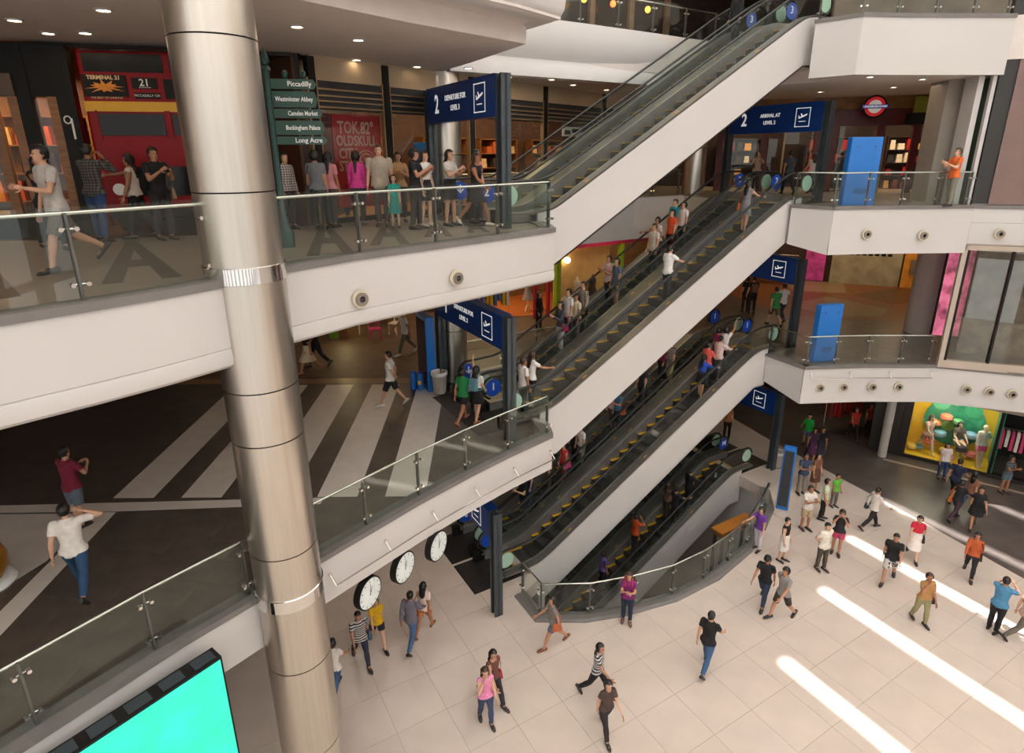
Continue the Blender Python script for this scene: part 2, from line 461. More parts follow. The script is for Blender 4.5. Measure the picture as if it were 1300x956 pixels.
# ---- columns
def column(x, y, r, z0, z1, joints, rings, label, m=steel_col, seam=True, group=None):
    t = thing('steel_column' if m is steel_col else 'round_column', label, 'column', (x, y, z0), 0, group)
    zs = [z0]+[j for j in joints if z0 < j < z1]+[z1]
    for a, b in zip(zs[:-1], zs[1:]):
        p = MB().lathe([(r-.02, a-z0+.008), (r, a-z0+.010), (r, b-z0-.010), (r-.02, b-z0-.008)], 48)
        p.build('panel', m, t, 30)
    MB().lathe([(r-.018, .0), (r-.018, z1-z0)], 32).build('core', black, t, 30)
    for zr in rings:
        MB().lathe([(r+.005, zr-.12-z0), (r+.022, zr-.11-z0), (r+.022, zr+.11-z0), (r+.005, zr+.12-z0)], 48).build('ring', chrome, t, 30)
    return t
CX, CY = -3.75, 8.3
column(CX, CY, .525, 0, 14.7, [2.05, 3.95, 6.2, 8.15, 8.98, 11.75, 13.6], [5.32, 10.66], 'tall satin steel column with polished rings standing at the slab edge')
column(-1.9, 18.0, .48, 10.6, 14.38, [12.2], [], 'steel column behind the dark navy level sign, on the floor with the double-decker bus')
column(-1.9, 18.0, .48, 5.3, 9.36, [7.0], [], 'steel column behind the level 1 sign, beside the striped crossing floor')
column(-1.9, 18.0, .48, 0, 4.36, [2.0], [], 'steel column at the ground floor behind the hanging clocks')
column(*S(10.9, -5.6), .45, 10.6, 14.38, [12.4], [], 'steel column behind the back rail of the escalator well on the upper floor')
conc = M('concrete_grey', (.52, .48, .43), .6, var=.06)
column(16.35, 22.9, .54, 5.3, 9.2, [], [], 'plain grey round column beside the tall framed glazing', conc)
# ================================================================== ESCALATORS
T30 = math.tan(math.radians(30)); RUN = F/T30
def ramp(s, s0=0., r=.45):
    a, b = s0, s0+RUN
    def k(x):                       # smooth max(0, x)
        return 0 if x < -r else (x if x > r else (x+r)**2/(4*r))
    return (k(s-a)-k(s-b))*T30
def zd(s): return .25+ramp(s)
def srange(a, b, fine=.15):
    out = [a]; s = a
    while s < b-1e-6:
        near = min(abs(s-0), abs(s-RUN)) < .6
        s = min(b, s+(fine if near else .6)); out.append(s)
    return out
deck_m = M('escalator_deck', (.20, .185, .17), .35, .7)
skirt_m = M('escalator_skirt', (.33, .315, .30), .38, .7, var=.1)
step_m = M('escalator_step', (.034, .033, .033), .45, .3, var=.2, scale=6)
riser_m = M('escalator_riser', (.065, .063, .06), .45, .3)
plate_m = M('landing_plate', (.045, .040, .037), .38, .5, var=.2)
esc_g = glass_mat('escalator_glass', (.93, .95, .94), 1.5)
ESC_ME = {}
def esc_meshes():
    W_ = 1.55; me = {}
    # white side panel
    top = [(s, zd(s)-.03) for s in srange(-.35, 9.75)]
    def bott(s): return -1.12 if s < .2 else min(-1.12+(s-.2)*((F-1.20+1.12)/9.0), F-1.20)
    bot = [(s, bott(s)) for s in (9.75, 9.2, .2, -.35)]
    me['side'] = MB().extr(top+bot, 'y', 0, .05).mesh('side_panel', white)
    und = [(-.35,-1.12),(.2,-1.12),(9.2,F-1.20),(9.75,F-1.20)]
    me['under'] = MB().extr(und+[(s, z+.05) for s, z in und[::-1]], 'y', .0, W_).mesh('underside', white)
    dk = [(s, zd(s)) for s in srange(-1.2, 10.4)]
    me['deck'] = MB().extr(dk+[(s, z-.06) for s, z in dk[::-1]], 'y', 0, .20).mesh('deck', deck_m)
    me['skirt'] = MB().extr([(s, z+.005) for s, z in dk]+[(s, z-.40) for s, z in dk[::-1]], 'y', 0, .075).mesh('skirt', skirt_m)
    # handrail loop
    rn = .33; path = []; s_lo, s_hi = -1.05, 10.15
    for k in range(9):
        a = -PI/2-.3-(PI-.3)*k/8; path.append((s_lo+rn*math.cos(a), 0, .25+.07+rn+rn*math.sin(a)))
    for s in srange(s_lo+.25, s_hi-.25): path.append((s, 0, zd(s)+.07+2*rn))
    for k in range(9):
        a = PI/2-(PI-.3)*k/8; path.append((s_hi+rn*math.cos(a), 0, F+.25+.07+rn+rn*math.sin(a)))
    me['rail'] = MB().tube(path, .045, 8, flat=(.9, .75)).mesh('handrail', blackm); me['rail'].shade_smooth()
    cuts = [-.7+i*1.3 for i in range(9)]+[9.85]
    me['panes'] = []
    for a, b in zip(cuts[:-1], cuts[1:]):
        ss = [s for s in srange(a+.006, b-.006, .3)]
        me['panes'].append(MB().extr([(s, zd(s)-.02) for s in ss]+[(s, zd(s)+.72) for s in ss[::-1]], 'y', 0, .012).mesh('pane', esc_g))
    for sgn, sc, zz in ((-1, s_lo, .25), (1, s_hi, F+.25)):
        pts = [(sc-sgn*.36, zz-.02)]+[(sc+sgn*rn*math.sin(a), zz+.07+rn-rn*math.cos(a)) for a in [PI*k/10 for k in range(11)]]+[(sc-sgn*.36, zz+.72)]
        me['panes'].append(MB().extr(pts, 'y', 0, .012).mesh('pane', esc_g))
    step = MB(); step.box(0, .40, 0, .99, -.02, 0, 0); step.box(.0, .02, 0, .99, -.24, -.02, 1); step.box(.02,.40,.02,.97,-.05,-.02,1)
    for k in range(6): step.box(.03, .39, .08+k*.15, .12+k*.15, 0, .004, 1)
    me['step'] = step.mesh('step', [step_m, riser_m])
    me['edge'] = MB().box(.0, .40, .915, .99, -.01, .016).mesh('edge_strip', yellow)
    me['lplate'] = MB().box(-2.2, -.55, .05, 1.5, -.02, .008).mesh('landing_plate', plate_m)
    me['uplate'] = MB().box(9.85, 11.5, .05, 1.5, F-.02, F+.008).mesh('landing_plate', plate_m)
    me['lcomb'] = MB().box(-.62,-.55,.27,1.28,.0,.014).box(-.62,-.05,.27,.31,.0,.014).box(-.62,-.05,1.24,1.28,0,.014).mesh('comb', yellow)
    me['ucomb'] = MB().box(9.85,9.92,.27,1.28,F,F+.014).box(9.35,9.92,.27,.31,F,F+.014).box(9.35,9.92,1.24,1.28,F,F+.014).mesh('comb', yellow)
    me['mint'] = MB().disc((0, 0, 0), (0, -1, 0), .25, .02, 28).mesh('newel_plate', mint)
    me['blue'] = MB().disc((0, 0, 0), (0, -1, 0), .25, .02, 28).mesh('round_sticker', blue_d)
    me['lamp'] = MB().box(-.07, .07, 0, .06, 0, .012).mesh('skirt_lamp', bronze)
    me['foot'] = MB().box(-.12, .12, -.05, .13, 0, .34).mesh('newel_box', black)
    return me
def escalator(zf, dt, ds, unit, label, num, lower=True, upper=True):
    if not ESC_ME: ESC_ME.update(esc_meshes())
    me = ESC_ME
    o = S(ds, dt)
    y0 = 1.55*unit
    t = thing('escalator', label, 'escalator', (o[0]-EY*y0, o[1]+EX*y0, zf), PHI, 'stacked escalators')
    P = lambda n, m, x=0, y=0, z=0, par=None: link(n, me[m] if isinstance(m, str) else m, par or t, (x, y, z))
    if unit == 0: P('side_panel', 'side', 0, 0)
    else: P('side_panel', 'side', 0, 1.50)
    P('underside', 'under')
    for y in (.0, 1.35): P('deck', 'deck', 0, y)
    for y in (.205, 1.27): P('skirt', 'skirt', 0, y)
    for y in (.19, 1.36):
        P('handrail', 'rail', 0, y+.006)
        for pm in me['panes']: P('pane', pm, 0, y)
    k = -1
    while True:
        s = .12+.4*k
        if s > 9.55: break
        z = ramp(s+.2, .25, .3); st = P('step', 'step', s, .28, z); P('edge_strip', 'edge', 0, 0, 0, st)
        k += 1
    P('landing_plate', 'lplate'); P('comb', 'lcomb'); P('landing_plate', 'uplate'); P('comb', 'ucomb')
    for s in (1.2, 4.2, 7.2):
        P('skirt_lamp', 'lamp', s, .07, zd(s)+.004).rotation_euler = (0, -math.radians(30), 0)
        P('skirt_lamp', 'lamp', s+.5, 1.40, zd(s+.5)+.004).rotation_euler = (0, -math.radians(30), 0)
    for s, z in ((-1.07, .25+.40), (10.17, F+.25+.40)):
        P('newel_plate', 'mint', s, .185, z)
        b = P('round_sticker', 'blue', s+.02, 1.355, z)
        if num and (z > 3 or unit == 1 or num in '32'):
            text(num if z > 3 else ({'3': '2', '2': '1'}.get(num, '') if unit == 0 else '↓'), .30, paper, b, (0, -.024, .03), (1, 0, 0), name='numeral', bold=.006)
    for y in (.12, 1.36): P('newel_box', 'foot', -1.42, y, 0)
    return t
DT = {0: -.30, 1: .20, 2: 0.0}
escalator(10.6, DT[2], 0, 0, 'uppermost escalator with grey steps and bare white side panel facing the hall', '3')
escalator(10.6, DT[2], 0, 1, 'uppermost escalator of the inner lane, beside the steel glazed shop front', '3')
escalator(5.3, DT[1], 0, 0, 'middle escalator carrying a woman in grey dress near its top, outer lane', '2')
escalator(5.3, DT[1], 0, 1, 'middle escalator of the inner lane crowded with people riding down', '2')
escalator(0, DT[0], 0, 0, 'escalator from the ivory ground floor with many empty yellow-edged steps, outer lane', '1')
escalator(0, DT[0], 0, 1, 'escalator of the inner lane ending beside the round hanging clocks', '1')
escalator(-F, -.95, .25, 0, 'escalator sinking into the pit below the ground floor, beside the wooden bench', 'M')
escalator(-F, -.95, .25, 1, 'escalator sinking into the pit below the ground floor, inner lane', 'M')

# ================================================================== BALUSTRADES
def resample(path, step, rev=False):
    P = [Vector(p) for p in (path[::-1] if rev else path)]
    L = [0]
    for a, b in zip(P[:-1], P[1:]): L.append(L[-1]+(b-a).length)
    n = max(1, round(L[-1]/step)); out = []
    for i in range(n+1):
        d = L[-1]*i/n
        k = max(j for j in range(len(L)) if L[j] <= d+1e-9); k = min(k, len(P)-2)
        f_ = (d-L[k])/(L[k+1]-L[k]); q = P[k].lerp(P[k+1], f_); out.append((q.x, q.y))
    return out[::-1] if rev else out
finm = M('post_fin', (.16, .155, .15), .3, .7)
def balustrade(path, z, label, step=1.45, h=1.08, inset=.10, posts=True, rail=True, rev=True, corners=None, railm=chrome, rail_in=.08):
    pts = resample(path, step, rev) if corners is None else corners
    t = thing('glass_balustrade', label, 'balustrade', (pts[0][0], pts[0][1], z))
    ox, oy = pts[0]
    def off(d):   # offset inward (left of travel)
        r = MB(); P = [Vector(p) for p in pts]; res = []
        for i in range(len(P)):
            d1 = (P[i]-P[max(i-1, 0)]) if i else (P[1]-P[0]); d2 = (P[min(i+1, len(P)-1)]-P[i]) if i < len(P)-1 else d1
            n1 = Vector((-d1.y, d1.x)).normalized(); n2 = Vector((-d2.y, d2.x)).normalized(); b = (n1+n2).normalized()
            res.append(P[i]+b*d/max(.5, b.dot(n1)))
        return res
    G = off(inset); I = off(inset+rail_in)
    for a, b in zip(G[:-1], G[1:]):
        d = (b-a).normalized(); a2 = a+d*.012; b2 = b-d*.012
        m = MB().wallbox((a2.x-ox, a2.y-oy), (b2.x-ox, b2.y-oy), .02, h, .014)
        m.build('pane', pane_g, t)
    if posts:
        for k, p in enumerate(G):
            d = (G[min(k+1, len(G)-1)]-G[max(k-1, 0)]).normalized(); n = Vector((-d.y, d.x))
            q = p+n*.05-Vector((ox, oy))
            m = MB(); w2 = .014
            m.hexa([(q.x+d.x*sx*w2+n.x*sy, q.y+d.y*sx*w2+n.y*sy, zz) for zz in (0, h-.06) for sx, sy in ((-1, -.03), (1, -.03), (1, .05), (-1, .05))])
            po = m.build('post', finm, t)
            for sx in (-1, 1):
                for zz in (.22, h-.24):
                    e_ = p-Vector((ox, oy))+d*sx*.075
                    c = MB().disc((e_.x-n.x*.012, e_.y-n.y*.012, zz), (n.x, n.y, 0), .026, .075, 12)
                    c.tube([(q.x, q.y, zz), (e_.x+n.x*.04, e_.y+n.y*.04, zz)], .012, 6)
                    c.build('clamp', chrome, po)
    if rail:
        MB().tube([(p.x-ox, p.y-oy, h-.07) for p in I], .024, 10).build('handrail', railm, t, 40)
    return t
def sub(path, a, b):   # part of a polyline by length
    P = [Vector(p) for p in path]; out = []; L = 0
    for p, q in zip(P[:-1], P[1:]):
        l = (q-p).length
        for f_ in ([0] if not out else [])+[]: pass
        lo, hi = max(a, L), min(b, L+l)
        if lo < hi:
            if not out: r = p.lerp(q, (lo-L)/l); out.append((r.x, r.y))
            r = p.lerp(q, (hi-L)/l); out.append((r.x, r.y))
        L += l
    return out
def plen(path): return sum((Vector(q)-Vector(p)).length for p, q in zip(path[:-1], path[1:]))
def split_at_col(EL):
    best = 0; L = 0; bd = 9
    P = [Vector(p) for p in EL]
    for p, q in zip(P[:-1], P[1:]):
        l = (q-p).length
        for k in range(20):
            r = p.lerp(q, k/20); d = (r-Vector((CX, CY))).length
            if d < bd: bd = d; best = L+l*k/20
        L += l
    return best
for EL, z, nm in ((EL2, 10.6, 'upper floor by the green street sign post'), (EL1, 5.3, 'striped crossing floor')):
    c = split_at_col(EL)
    balustrade(sub(EL, 1.5, c-.50), z, 'clear glass balustrade left of the big steel column, '+nm.replace('by the green street sign post', 'before the red bus'))
    balustrade(sub(EL, c+.55, plen(EL)), z, 'long glass balustrade right of the big steel column, '+nm.replace(' by the green street sign post',''))
    tip = Vector(EL[-1])
    balustrade([(tip.x, tip.y), S(-.42, .12)], z, 'short glass return panel beside the escalator landing, '+nm.replace(' by the green street sign post',''), step=2, rail=False, posts=False)
balustrade(ER2, 10.6, 'glass balustrade in front of the red sign shop, upper right floor', corners=[(9.0,19.45),(9.87,18.55),(11.0,18.69),(12.1,18.74),(13.2,18.78),(14.2,18.81)])
balustrade(ER1, 5.3, 'glass balustrade below the blue totem and grey round column, middle right floor', corners=[(9.15,20.3),(9.86,18.85),(11.0,18.95),(12.08,19.0),(13.2,18.98),(14.2,18.95)])
balustrade(ER2, 15.9, 'glass balustrade along the topmost right floor', corners=[(9.0,19.45),(9.87,18.55),(11.0,18.69),(12.1,18.74),(13.2,18.78),(14.2,18.81)])
balustrade([S(-1,-3.5), S(9.7,-3.85)], 15.9, 'glass balustrade along the topmost back gallery', step=1.5)
balustrade([S(-.4,-4.7), S(9.7,-5.05)], 10.6, 'glass balustrade along the upper back gallery behind the escalators', step=1.5)
balustrade([S(-.4,-4.15), S(9.7,-4.4)], 5.3, 'glass balustrade along the middle back gallery behind the escalators', step=1.5)
# curved one round the pit, with its dark kerb
pk = MB().sweep(PITC, [(.02, -.1), (.38, -.1), (.38, .03), (.30, .06), (.02, .06)])
struct('trim_13', pk, ledge_m)
pts = [PITC[0]]+resample(PITC[1:-1], 1.3)
balustrade(PITC, .04, 'curved glass balustrade with broad steel rail round the escalator pit', corners=[(p[0], p[1]) for p in pts], inset=-.16, h=1.05)

# ================================================================== LEVEL SIGN PORTALS
def plane_icon(parent, c, xd, ht, wd, m, tall=False):
    x = Vector((*xd, 0)); u = Vector((0, 0, 1)); nn = x.cross(u); c = Vector(c)
    def quad(mb, pts):
        p = [c+x*a+u*b for a, b in pts]; n = len(p)
        mb.add(p+[q+nn*.004 for q in p], [tuple(range(n)), tuple(range(2*n-1, n-1, -1))]+[(i, (i+1)%n, n+(i+1)%n, n+i) for i in range(n)])
    fr = MB(); w, h, b = wd/2, ht/2, .022
    for q in ([(-w,-h),(w,-h),(w,-h+b),(-w,-h+b)], [(-w,h-b),(w,h-b),(w,h),(-w,h)], [(-w,-h),(-w+b,-h),(-w+b,h),(-w,h)], [(w-b,-h),(w,-h),(w,h),(w-b,h)]): quad(fr, q)
    fr.build('icon_frame', m, parent)
    ic = MB(); k = min(wd, ht)
    quad(ic, [(-.30*k,-.02*k),(-.26*k,-.08*k),(.22*k,.09*k),(.31*k,.16*k),(.29*k,.20*k),(.18*k,.17*k)])
    quad(ic, [(-.06*k,.02*k),(.02*k,.045*k),(-.10*k,.24*k),(-.16*k,.22*k)])
    quad(ic, [(-.27*k,-.02*k),(-.22*k,.0*k),(-.27*k,.12*k),(-.31*k,.11*k)])
    quad(ic, [(-.24*k,-.26*k),(.22*k,-.26*k),(.22*k,-.22*k),(-.24*k,-.22*k)])
    ic.build('plane_icon', m, parent)
def portal(s, tn, tf, z, num, lines, label, h=3.25, bh=.85):
    c = S(s, (tn+tf)/2)
    t = thing('sign_portal', label, 'sign', (c[0], c[1], z), PHI-PI/2)   # local +x runs along t towards the hall, local +y along the escalators
    w = (tn-tf)/2
    for sx in (-1, 1):
        p = MB()
        x = sx*w
        p.box(x-.13, x+.13, -.03, .03, 0, h); p.box(x-.13, x-.07, -.12, .12, 0, h); p.box(x+.07, x+.13, -.12, .12, 0, h)
        p.build('post', darksteel, t)
    b = MB().box(-w+.13, w-.13, -.13, .13, h-bh, h-.02).build('sign_board', navy, t)
    MB().box(-w+.13, w-.13, -.15, .15, h-.03, h+.01).build('cover', navy, b)
    y = -.134; zc = h-bh/2
    k = (w*2)/4.0
    if num: text(num, .62, lit_print, b, (-1.25*k, y, zc), (1, 0, 0), name='numeral', bold=.012, narrow=.8)
    for i, ln in enumerate(lines): text(ln, .17, lit_print, b, (-.15*k, y, zc+.12-.24*i), (1, 0, 0), name='lettering', bold=.004, narrow=.9)
    plane_icon(b, (1.15*k, y, zc), (1, 0), .62, .55, lit_print)
    return t
portal(-1.65, .62, -3.35, 10.6, '2', ['DEPARTURE FOR', 'LEVEL 3'], 'dark navy overhead sign reading 2 departure for level 3 on two posts')
portal(-1.65, .80, -3.30, 5.3, '1', ['DEPARTURE FOR', 'LEVEL 2'], 'navy overhead sign with numeral 1 above the escalator landing by the striped floor')
portal(-2.0, .62, -3.45, 0, '', [], 'navy overhead sign on dark posts at the ground floor beside the clocks')
portal(11.4, -.35, -4.4, 10.6, '2', ['ARRIVAL AT', 'LEVEL 2'], 'blue overhead sign reading 2 arrival at level 2 before the red shop', bh=.95)
portal(11.4, -.55, -4.4, 5.3, '', ['ARRIVAL AT', 'LEVEL 1'], 'blue overhead sign above the landing where the green shirted man stands', bh=.95)
portal(11.4, -.65, -4.6, 0, '', [], 'blue overhead sign on the ground floor between pit and slim blue totem', bh=.95)
# ================================================================== FLOOR INLAYS
def inlay(name, poly, z, m, parent, th=.004):
    return MB().prism(poly, z, z+th).build(name, m, parent)
stripe_w = M('white_crossing_tile', (.66, .59, .53), .3, var=.05)
for k in range(6):
    xl = -8.72+1.44*k-.02; wdt = .85
    if k == 5: continue
    y0 = 11.05; y1 = 17.5; sh_ = .27
    inlay('stripe', [(xl, y1), (xl+wdt, y1), (xl+wdt+sh_, y0), (xl+sh_, y0)], 5.3, stripe_w, floor1)
#inlay('stripe', [(-10.2, 17.5), (-9.35, 17.5), (-9.05, 11.05), (-9.9, 11.05)], 5.3, stripe_w, floor1)
inlay('band', [(-12.5, 10.72), (-4.0, 11.02), (-4.0, 10.78), (-8.1, 10.55), (-12.5, 10.5)], 5.3, stripe_w, floor1)
inlay('band', [(-8.42, 10.52), (-8.08, 10.52), (-7.75, 7.1), (-7.2, 4.6), (-7.55, 4.5), (-8.12, 7.1)], 5.3, stripe_w, floor1)
inlay('band', [(-12.5, 10.45), (-8.50, 10.48), (-8.36, 9.0), (-8.6, 8.2), (-9.6, 7.4), (-12.5, 7.0)], 5.3, stripe_w, floor1)
inlay('band', [(-14, 18.05), (-2.6, 18.05), (-2.6, 17.65), (-14, 17.6)], 5.3, M('tan_threshold', hexc('8a6a50'), .4), floor1)
inlay('wood_floor', [(-30, 18.1), (-2.4, 18.1), (-2.4, 20.4), (6, 25.0), (6, 46), (-30, 46)], 5.3, brownf, floor1)
inlay('wood_floor', [(-2.6, 25.2), (1.6, 26.0), (5, 29), (-2, 33)], 5.304, M('orange_wood_floor', hexc('a8602c'), .35, var=.15), floor1)
# slate tiles with open joints on the middle floor, nearest part
def inside(p, poly):
    r = False; n = len(poly)
    for i in range(n):
        a, b = poly[i], poly[(i+1) % n]
        if (a[1] > p[1]) != (b[1] > p[1]) and p[0] < (b[0]-a[0])*(p[1]-a[1])/(b[1]-a[1])+a[0]: r = not r
    return r
near_zone = [(-8.0, 10.4), (-4.0, 10.62), (-3.3, 9.75), (-3.75, 9.1), (-4.35, 8.25), (-5.15, 7.25), (-5.65, 6.5), (-6.35, 5.5), (-7.2, 4.6), (-7.75, 7.1)]
tl = MB().box(-.595, .595, -.295, .295, 0, .004).mesh('tile', slate)
for j in range(-4, 18):
    for i in range(-8, 8):
        cx = -6.0+(i+(.5 if j % 2 else 0))*1.2; cy = 4.6+j*.6; a_ = math.radians(-8)
        x = -6+(cx+6)*math.cos(a_)-(cy-7.5)*math.sin(a_); y = 7.5+(cx+6)*math.sin(a_)+(cy-7.5)*math.cos(a_)
        if all(inside((x+sx*.6, y+sy*.33), near_zone) for sx in (-1, 1) for sy in (-1, 1)): link('tile', tl, floor1, (x, y, 5.3), a_)
# middle right floor: angular brown and tan fields
tan1 = M('tan_floor_field', hexc('8a7458'), .35, var=.1); tan2 = M('rust_floor_field', hexc('7a4a28'), .35, var=.2, scale=6); drk = M('dark_floor_field', hexc('2c211b'), .35, var=.15)
inlay('floor_field', [(12, 26), (14.2, 25.0), (16.9, 24.4), (24, 24), (24, 46), (8, 46)], 5.3, tan2, floor1)
inlay('floor_field', [(15.3, 33.8), (18.6, 32.8), (17.2, 29.9), (14.8, 30.4)], 5.305, tan1, floor1)
inlay('floor_field', [(13.0, 27.4), (15.9, 29.2), (17.4, 26.6), (16.2, 25.2), (14.2, 25.4)], 5.305, tan1, floor1)
inlay('floor_field', [(17.4, 29.6), (20.8, 31.2), (22, 28.6), (18.2, 27.6)], 5.305, M('umber_floor_field', hexc('5a3c24'), .35), floor1)
# upper floor: A-shaped reflections in the glass, painted as flat dark inlays
def reflection_A(x, y, w, h, rz, name='floor_reflection'):
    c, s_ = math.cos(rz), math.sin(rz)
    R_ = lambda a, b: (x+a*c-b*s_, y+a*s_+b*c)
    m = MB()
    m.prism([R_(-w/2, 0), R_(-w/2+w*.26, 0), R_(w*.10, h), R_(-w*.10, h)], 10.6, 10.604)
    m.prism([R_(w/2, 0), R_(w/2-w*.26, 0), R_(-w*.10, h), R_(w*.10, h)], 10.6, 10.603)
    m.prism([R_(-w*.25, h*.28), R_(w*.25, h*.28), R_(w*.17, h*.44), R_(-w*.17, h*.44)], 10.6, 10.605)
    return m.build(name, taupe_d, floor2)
for x, y, w_, h_, rz_ in ((-3.05, 10.05, .80, 5.2, 18), (-2.28, 11.2, .75, 4.2, 12), (-1.5, 12.3, .6, 2.9, 8), (-.7, 13.0, .5, 2.2, 8), (-5.0, 7.95, .95, 4.6, 33), (-6.3, 6.7, 1.0, 4.8, 40)): reflection_A(x, y, w_, h_, math.radians(rz_))

# ================================================================== SHOPS ON THE UPPER LEFT FLOOR
def shop_light(name, loc, size, power, col=(1, .72, .42), rot=(0, 0, 0)):
    l = bpy.data.lights.new(name, 'AREA'); l.energy = power; l.color = col; l.shape = 'RECTANGLE'; l.size = size[0]; l.size_y = size[1]
    o = bpy.data.objects.new(name, l); COL.objects.link(o); o.location = loc; o.rotation_euler = rot
    return o
warmlamp = M('warm_lamp_glow', (1, .72, .36), .4, emit=14)
whitelamp = M('downlight_glow', (1, .80, .55), .4, emit=18)
def downlight(x, y, z, label, r=.10, group='ceiling downlights'):
    t = thing('downlight', label, 'light', (x, y, z), 0, group)
    MB().lathe([(r, -.025), (r+.03, -.02), (r+.03, .0), (r, .0)], 20, caps=False).build('rim', white, t)
    MB().lathe([(r, -.012), (r, -.002)], 20).build('lens', whitelamp, t)
    return t
cream = M('cream_bulkhead', hexc('b8a083'), .6, var=.04)
brass = M('tan_metal_trim', hexc('a88c68'), .35, .6)
P0 = Vector((-4.6, 14.6)); P1 = Vector((3.6, 24.2)); DL = (P1-P0).normalized(); NL = Vector((DL.y, -DL.x))   # NL towards the hall
def LL(a, d, z): q = P0+DL*a+NL*d; return (q.x, q.y, z)
def slab_on(a0, a1, d0, d1, z0, z1, m, name, parent, mb=None):
    b = (mb or MB()).hexa([LL(a0, d0, z0), LL(a1, d0, z0), LL(a1, d1, z0), LL(a0, d1, z0), LL(a0, d0, z1), LL(a1, d0, z1), LL(a1, d1, z1), LL(a0, d1, z1)])
    return b.build(name, m, parent) if name else b
sf = thing('shop_front', 'glazed shop front with cream bulkhead and dark louvre bands behind the level 2 sign', 'shopfront')
slab_on(.1, 16, -.2, 0, 13.86, 14.38, cream, 'bulkhead', sf)
slab_on(.1, 16, -.2, -.03, 13.24, 13.86, M('dark_louvre', (.03, .03, .032), .45), 'louvre_panel', sf)
for z in (13.66, 13.52, 13.40, 13.27): slab_on(.2, 16, -.03, .03, z, z+.035, brass, 'louvre_rail', sf)
for a in (.1, 2.2, 5.3, 6.6, 8.85, 12.5, 16):
    slab_on(a-.09, a+.09, -.12, .06, 10.6, 14.34, black, 'mullion', sf)
    for k in (-1, 1): slab_on(a+k*.115-.02, a+k*.115+.02, -.08, .04, 10.6, 13.9, brass, 'mullion_trim', sf)
for a0, a1 in ((.22, 2.08), (2.32, 5.18), (6.72, 8.73), (8.97, 12.38), (12.62, 15.9)):
    slab_on(a0, a1, -.06, -.04, 10.62, 13.24, shop_g, 'pane', sf)
slab_on(.1, 16, -.15, .05, 10.6, 10.72, black, 'sill', sf)
# interior
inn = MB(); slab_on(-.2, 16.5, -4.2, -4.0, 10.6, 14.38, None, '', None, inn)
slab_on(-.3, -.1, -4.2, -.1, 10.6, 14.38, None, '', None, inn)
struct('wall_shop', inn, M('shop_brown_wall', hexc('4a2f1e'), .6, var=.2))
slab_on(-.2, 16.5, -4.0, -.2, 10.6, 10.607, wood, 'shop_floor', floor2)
po = thing('poster', 'red advertising poster with circle emblem and pale lettering in the shop window', 'poster')
slab_on(.62, 2.06, -.16, -.12, 10.95, 13.16, M('poster_red', hexc('a82222'), .4, var=.25, scale=1.5), 'sheet', po)
slab_on(.30, .60, -.16, -.12, 10.95, 13.16, M('poster_maroon', hexc('5c2420'), .4, var=.3), 'side_strip', po)
pale = M('poster_pale_print', hexc('cda898'), .5, var=.1)
xd = (DL.x, DL.y, 0)
for i, (ln, sz, a) in enumerate([('TOK.82°', .40, 1.30), ('OLDSKULL', .34, 1.30), ('CITY', .34, 1.02), ('STARS', .34, 1.08)]):
    text(ln, sz, pale, po, LL(a, -.112, 12.84-.30*i), xd, name='lettering', bold=.008, narrow=.72)
em = MB(); c = LL(1.55, -.118, 12.02)
for ra in (.30, .22):
    em.tube([Vector(c)+Vector((DL.x*math.cos(t_*PI/12)*ra, DL.y*math.cos(t_*PI/12)*ra, math.sin(t_*PI/12)*ra)) for t_ in range(24)], .018, 5, closed=True)
em.build('emblem', pale, po); text('5', .30, pale, po, LL(1.55, -.112, 12.02), xd, name='numeral', bold=.012)
# things seen through the panes
CNAME0 = {'c98a4a': 'ochre', 'b85c2a': 'rust', 'd8b070': 'sand', '7a3020': 'brick red', 'e0c090': 'cream', '40302a': 'dark brown', 'a01818': 'red', 'c8501c': 'orange', 'e08a3a': 'amber', '301810': 'blackish', 'd8a860': 'tan', '303238': 'charcoal', 'e8e0d0': 'white'}
random.seed(3)
def shelf_unit(x, y, z, rz, w, h, d, label, rows, cols, pal, m=wood, good='folded_garment', glabel='folded garment on warm lit shelf', gcat='clothing', group='goods on shop shelves', fill=.8):
    t = thing('display_shelf', label, 'shelf', (x, y, z), rz)
    MB().box(-w/2, w/2, d-.03, d, 0, h).build('back', m, t)
    for sx in (-1, 1): MB().box(sx*(w/2-.02)-.02, sx*(w/2-.02)+.02, 0, d, 0, h).build('side', m, t)
    for r in range(rows+1): MB().box(-w/2, w/2, 0, d-.03, r*(h-.04)/rows, r*(h-.04)/rows+.03).build('board', m, t)
    cw = (w-.1)/cols; ca, sa = math.cos(rz), math.sin(rz)
    for r in range(rows):
        for c_ in range(cols):
            if random.random() > fill: continue
            col = random.choice(pal); hh = (h/rows-.06)*random.uniform(.5, .95); ww = cw*random.uniform(.6, .9)
            lx = -w/2+.05+cw*(c_+.5); zz = z+r*(h-.04)/rows+.03
            mm = M('goods_'+col, hexc(col), .6, var=.15, scale=8)
            o = MB().box(-ww/2, ww/2, .04, d-.08, 0, hh*.55).box(-ww/2+.015, ww/2-.015, .055, d-.09, hh*.55+.004, hh).build(good, mm, None, loc=(x+lx*ca, y+lx*sa, zz), rz=rz)
            tag(o, CNAME0.get(col, 'coloured')+' '+glabel, gcat, group)
    return t
warm_pal = ['c98a4a', 'b85c2a', 'd8b070', '7a3020', 'e0c090', '40302a']
rzL = math.atan2(DL.y, DL.x)
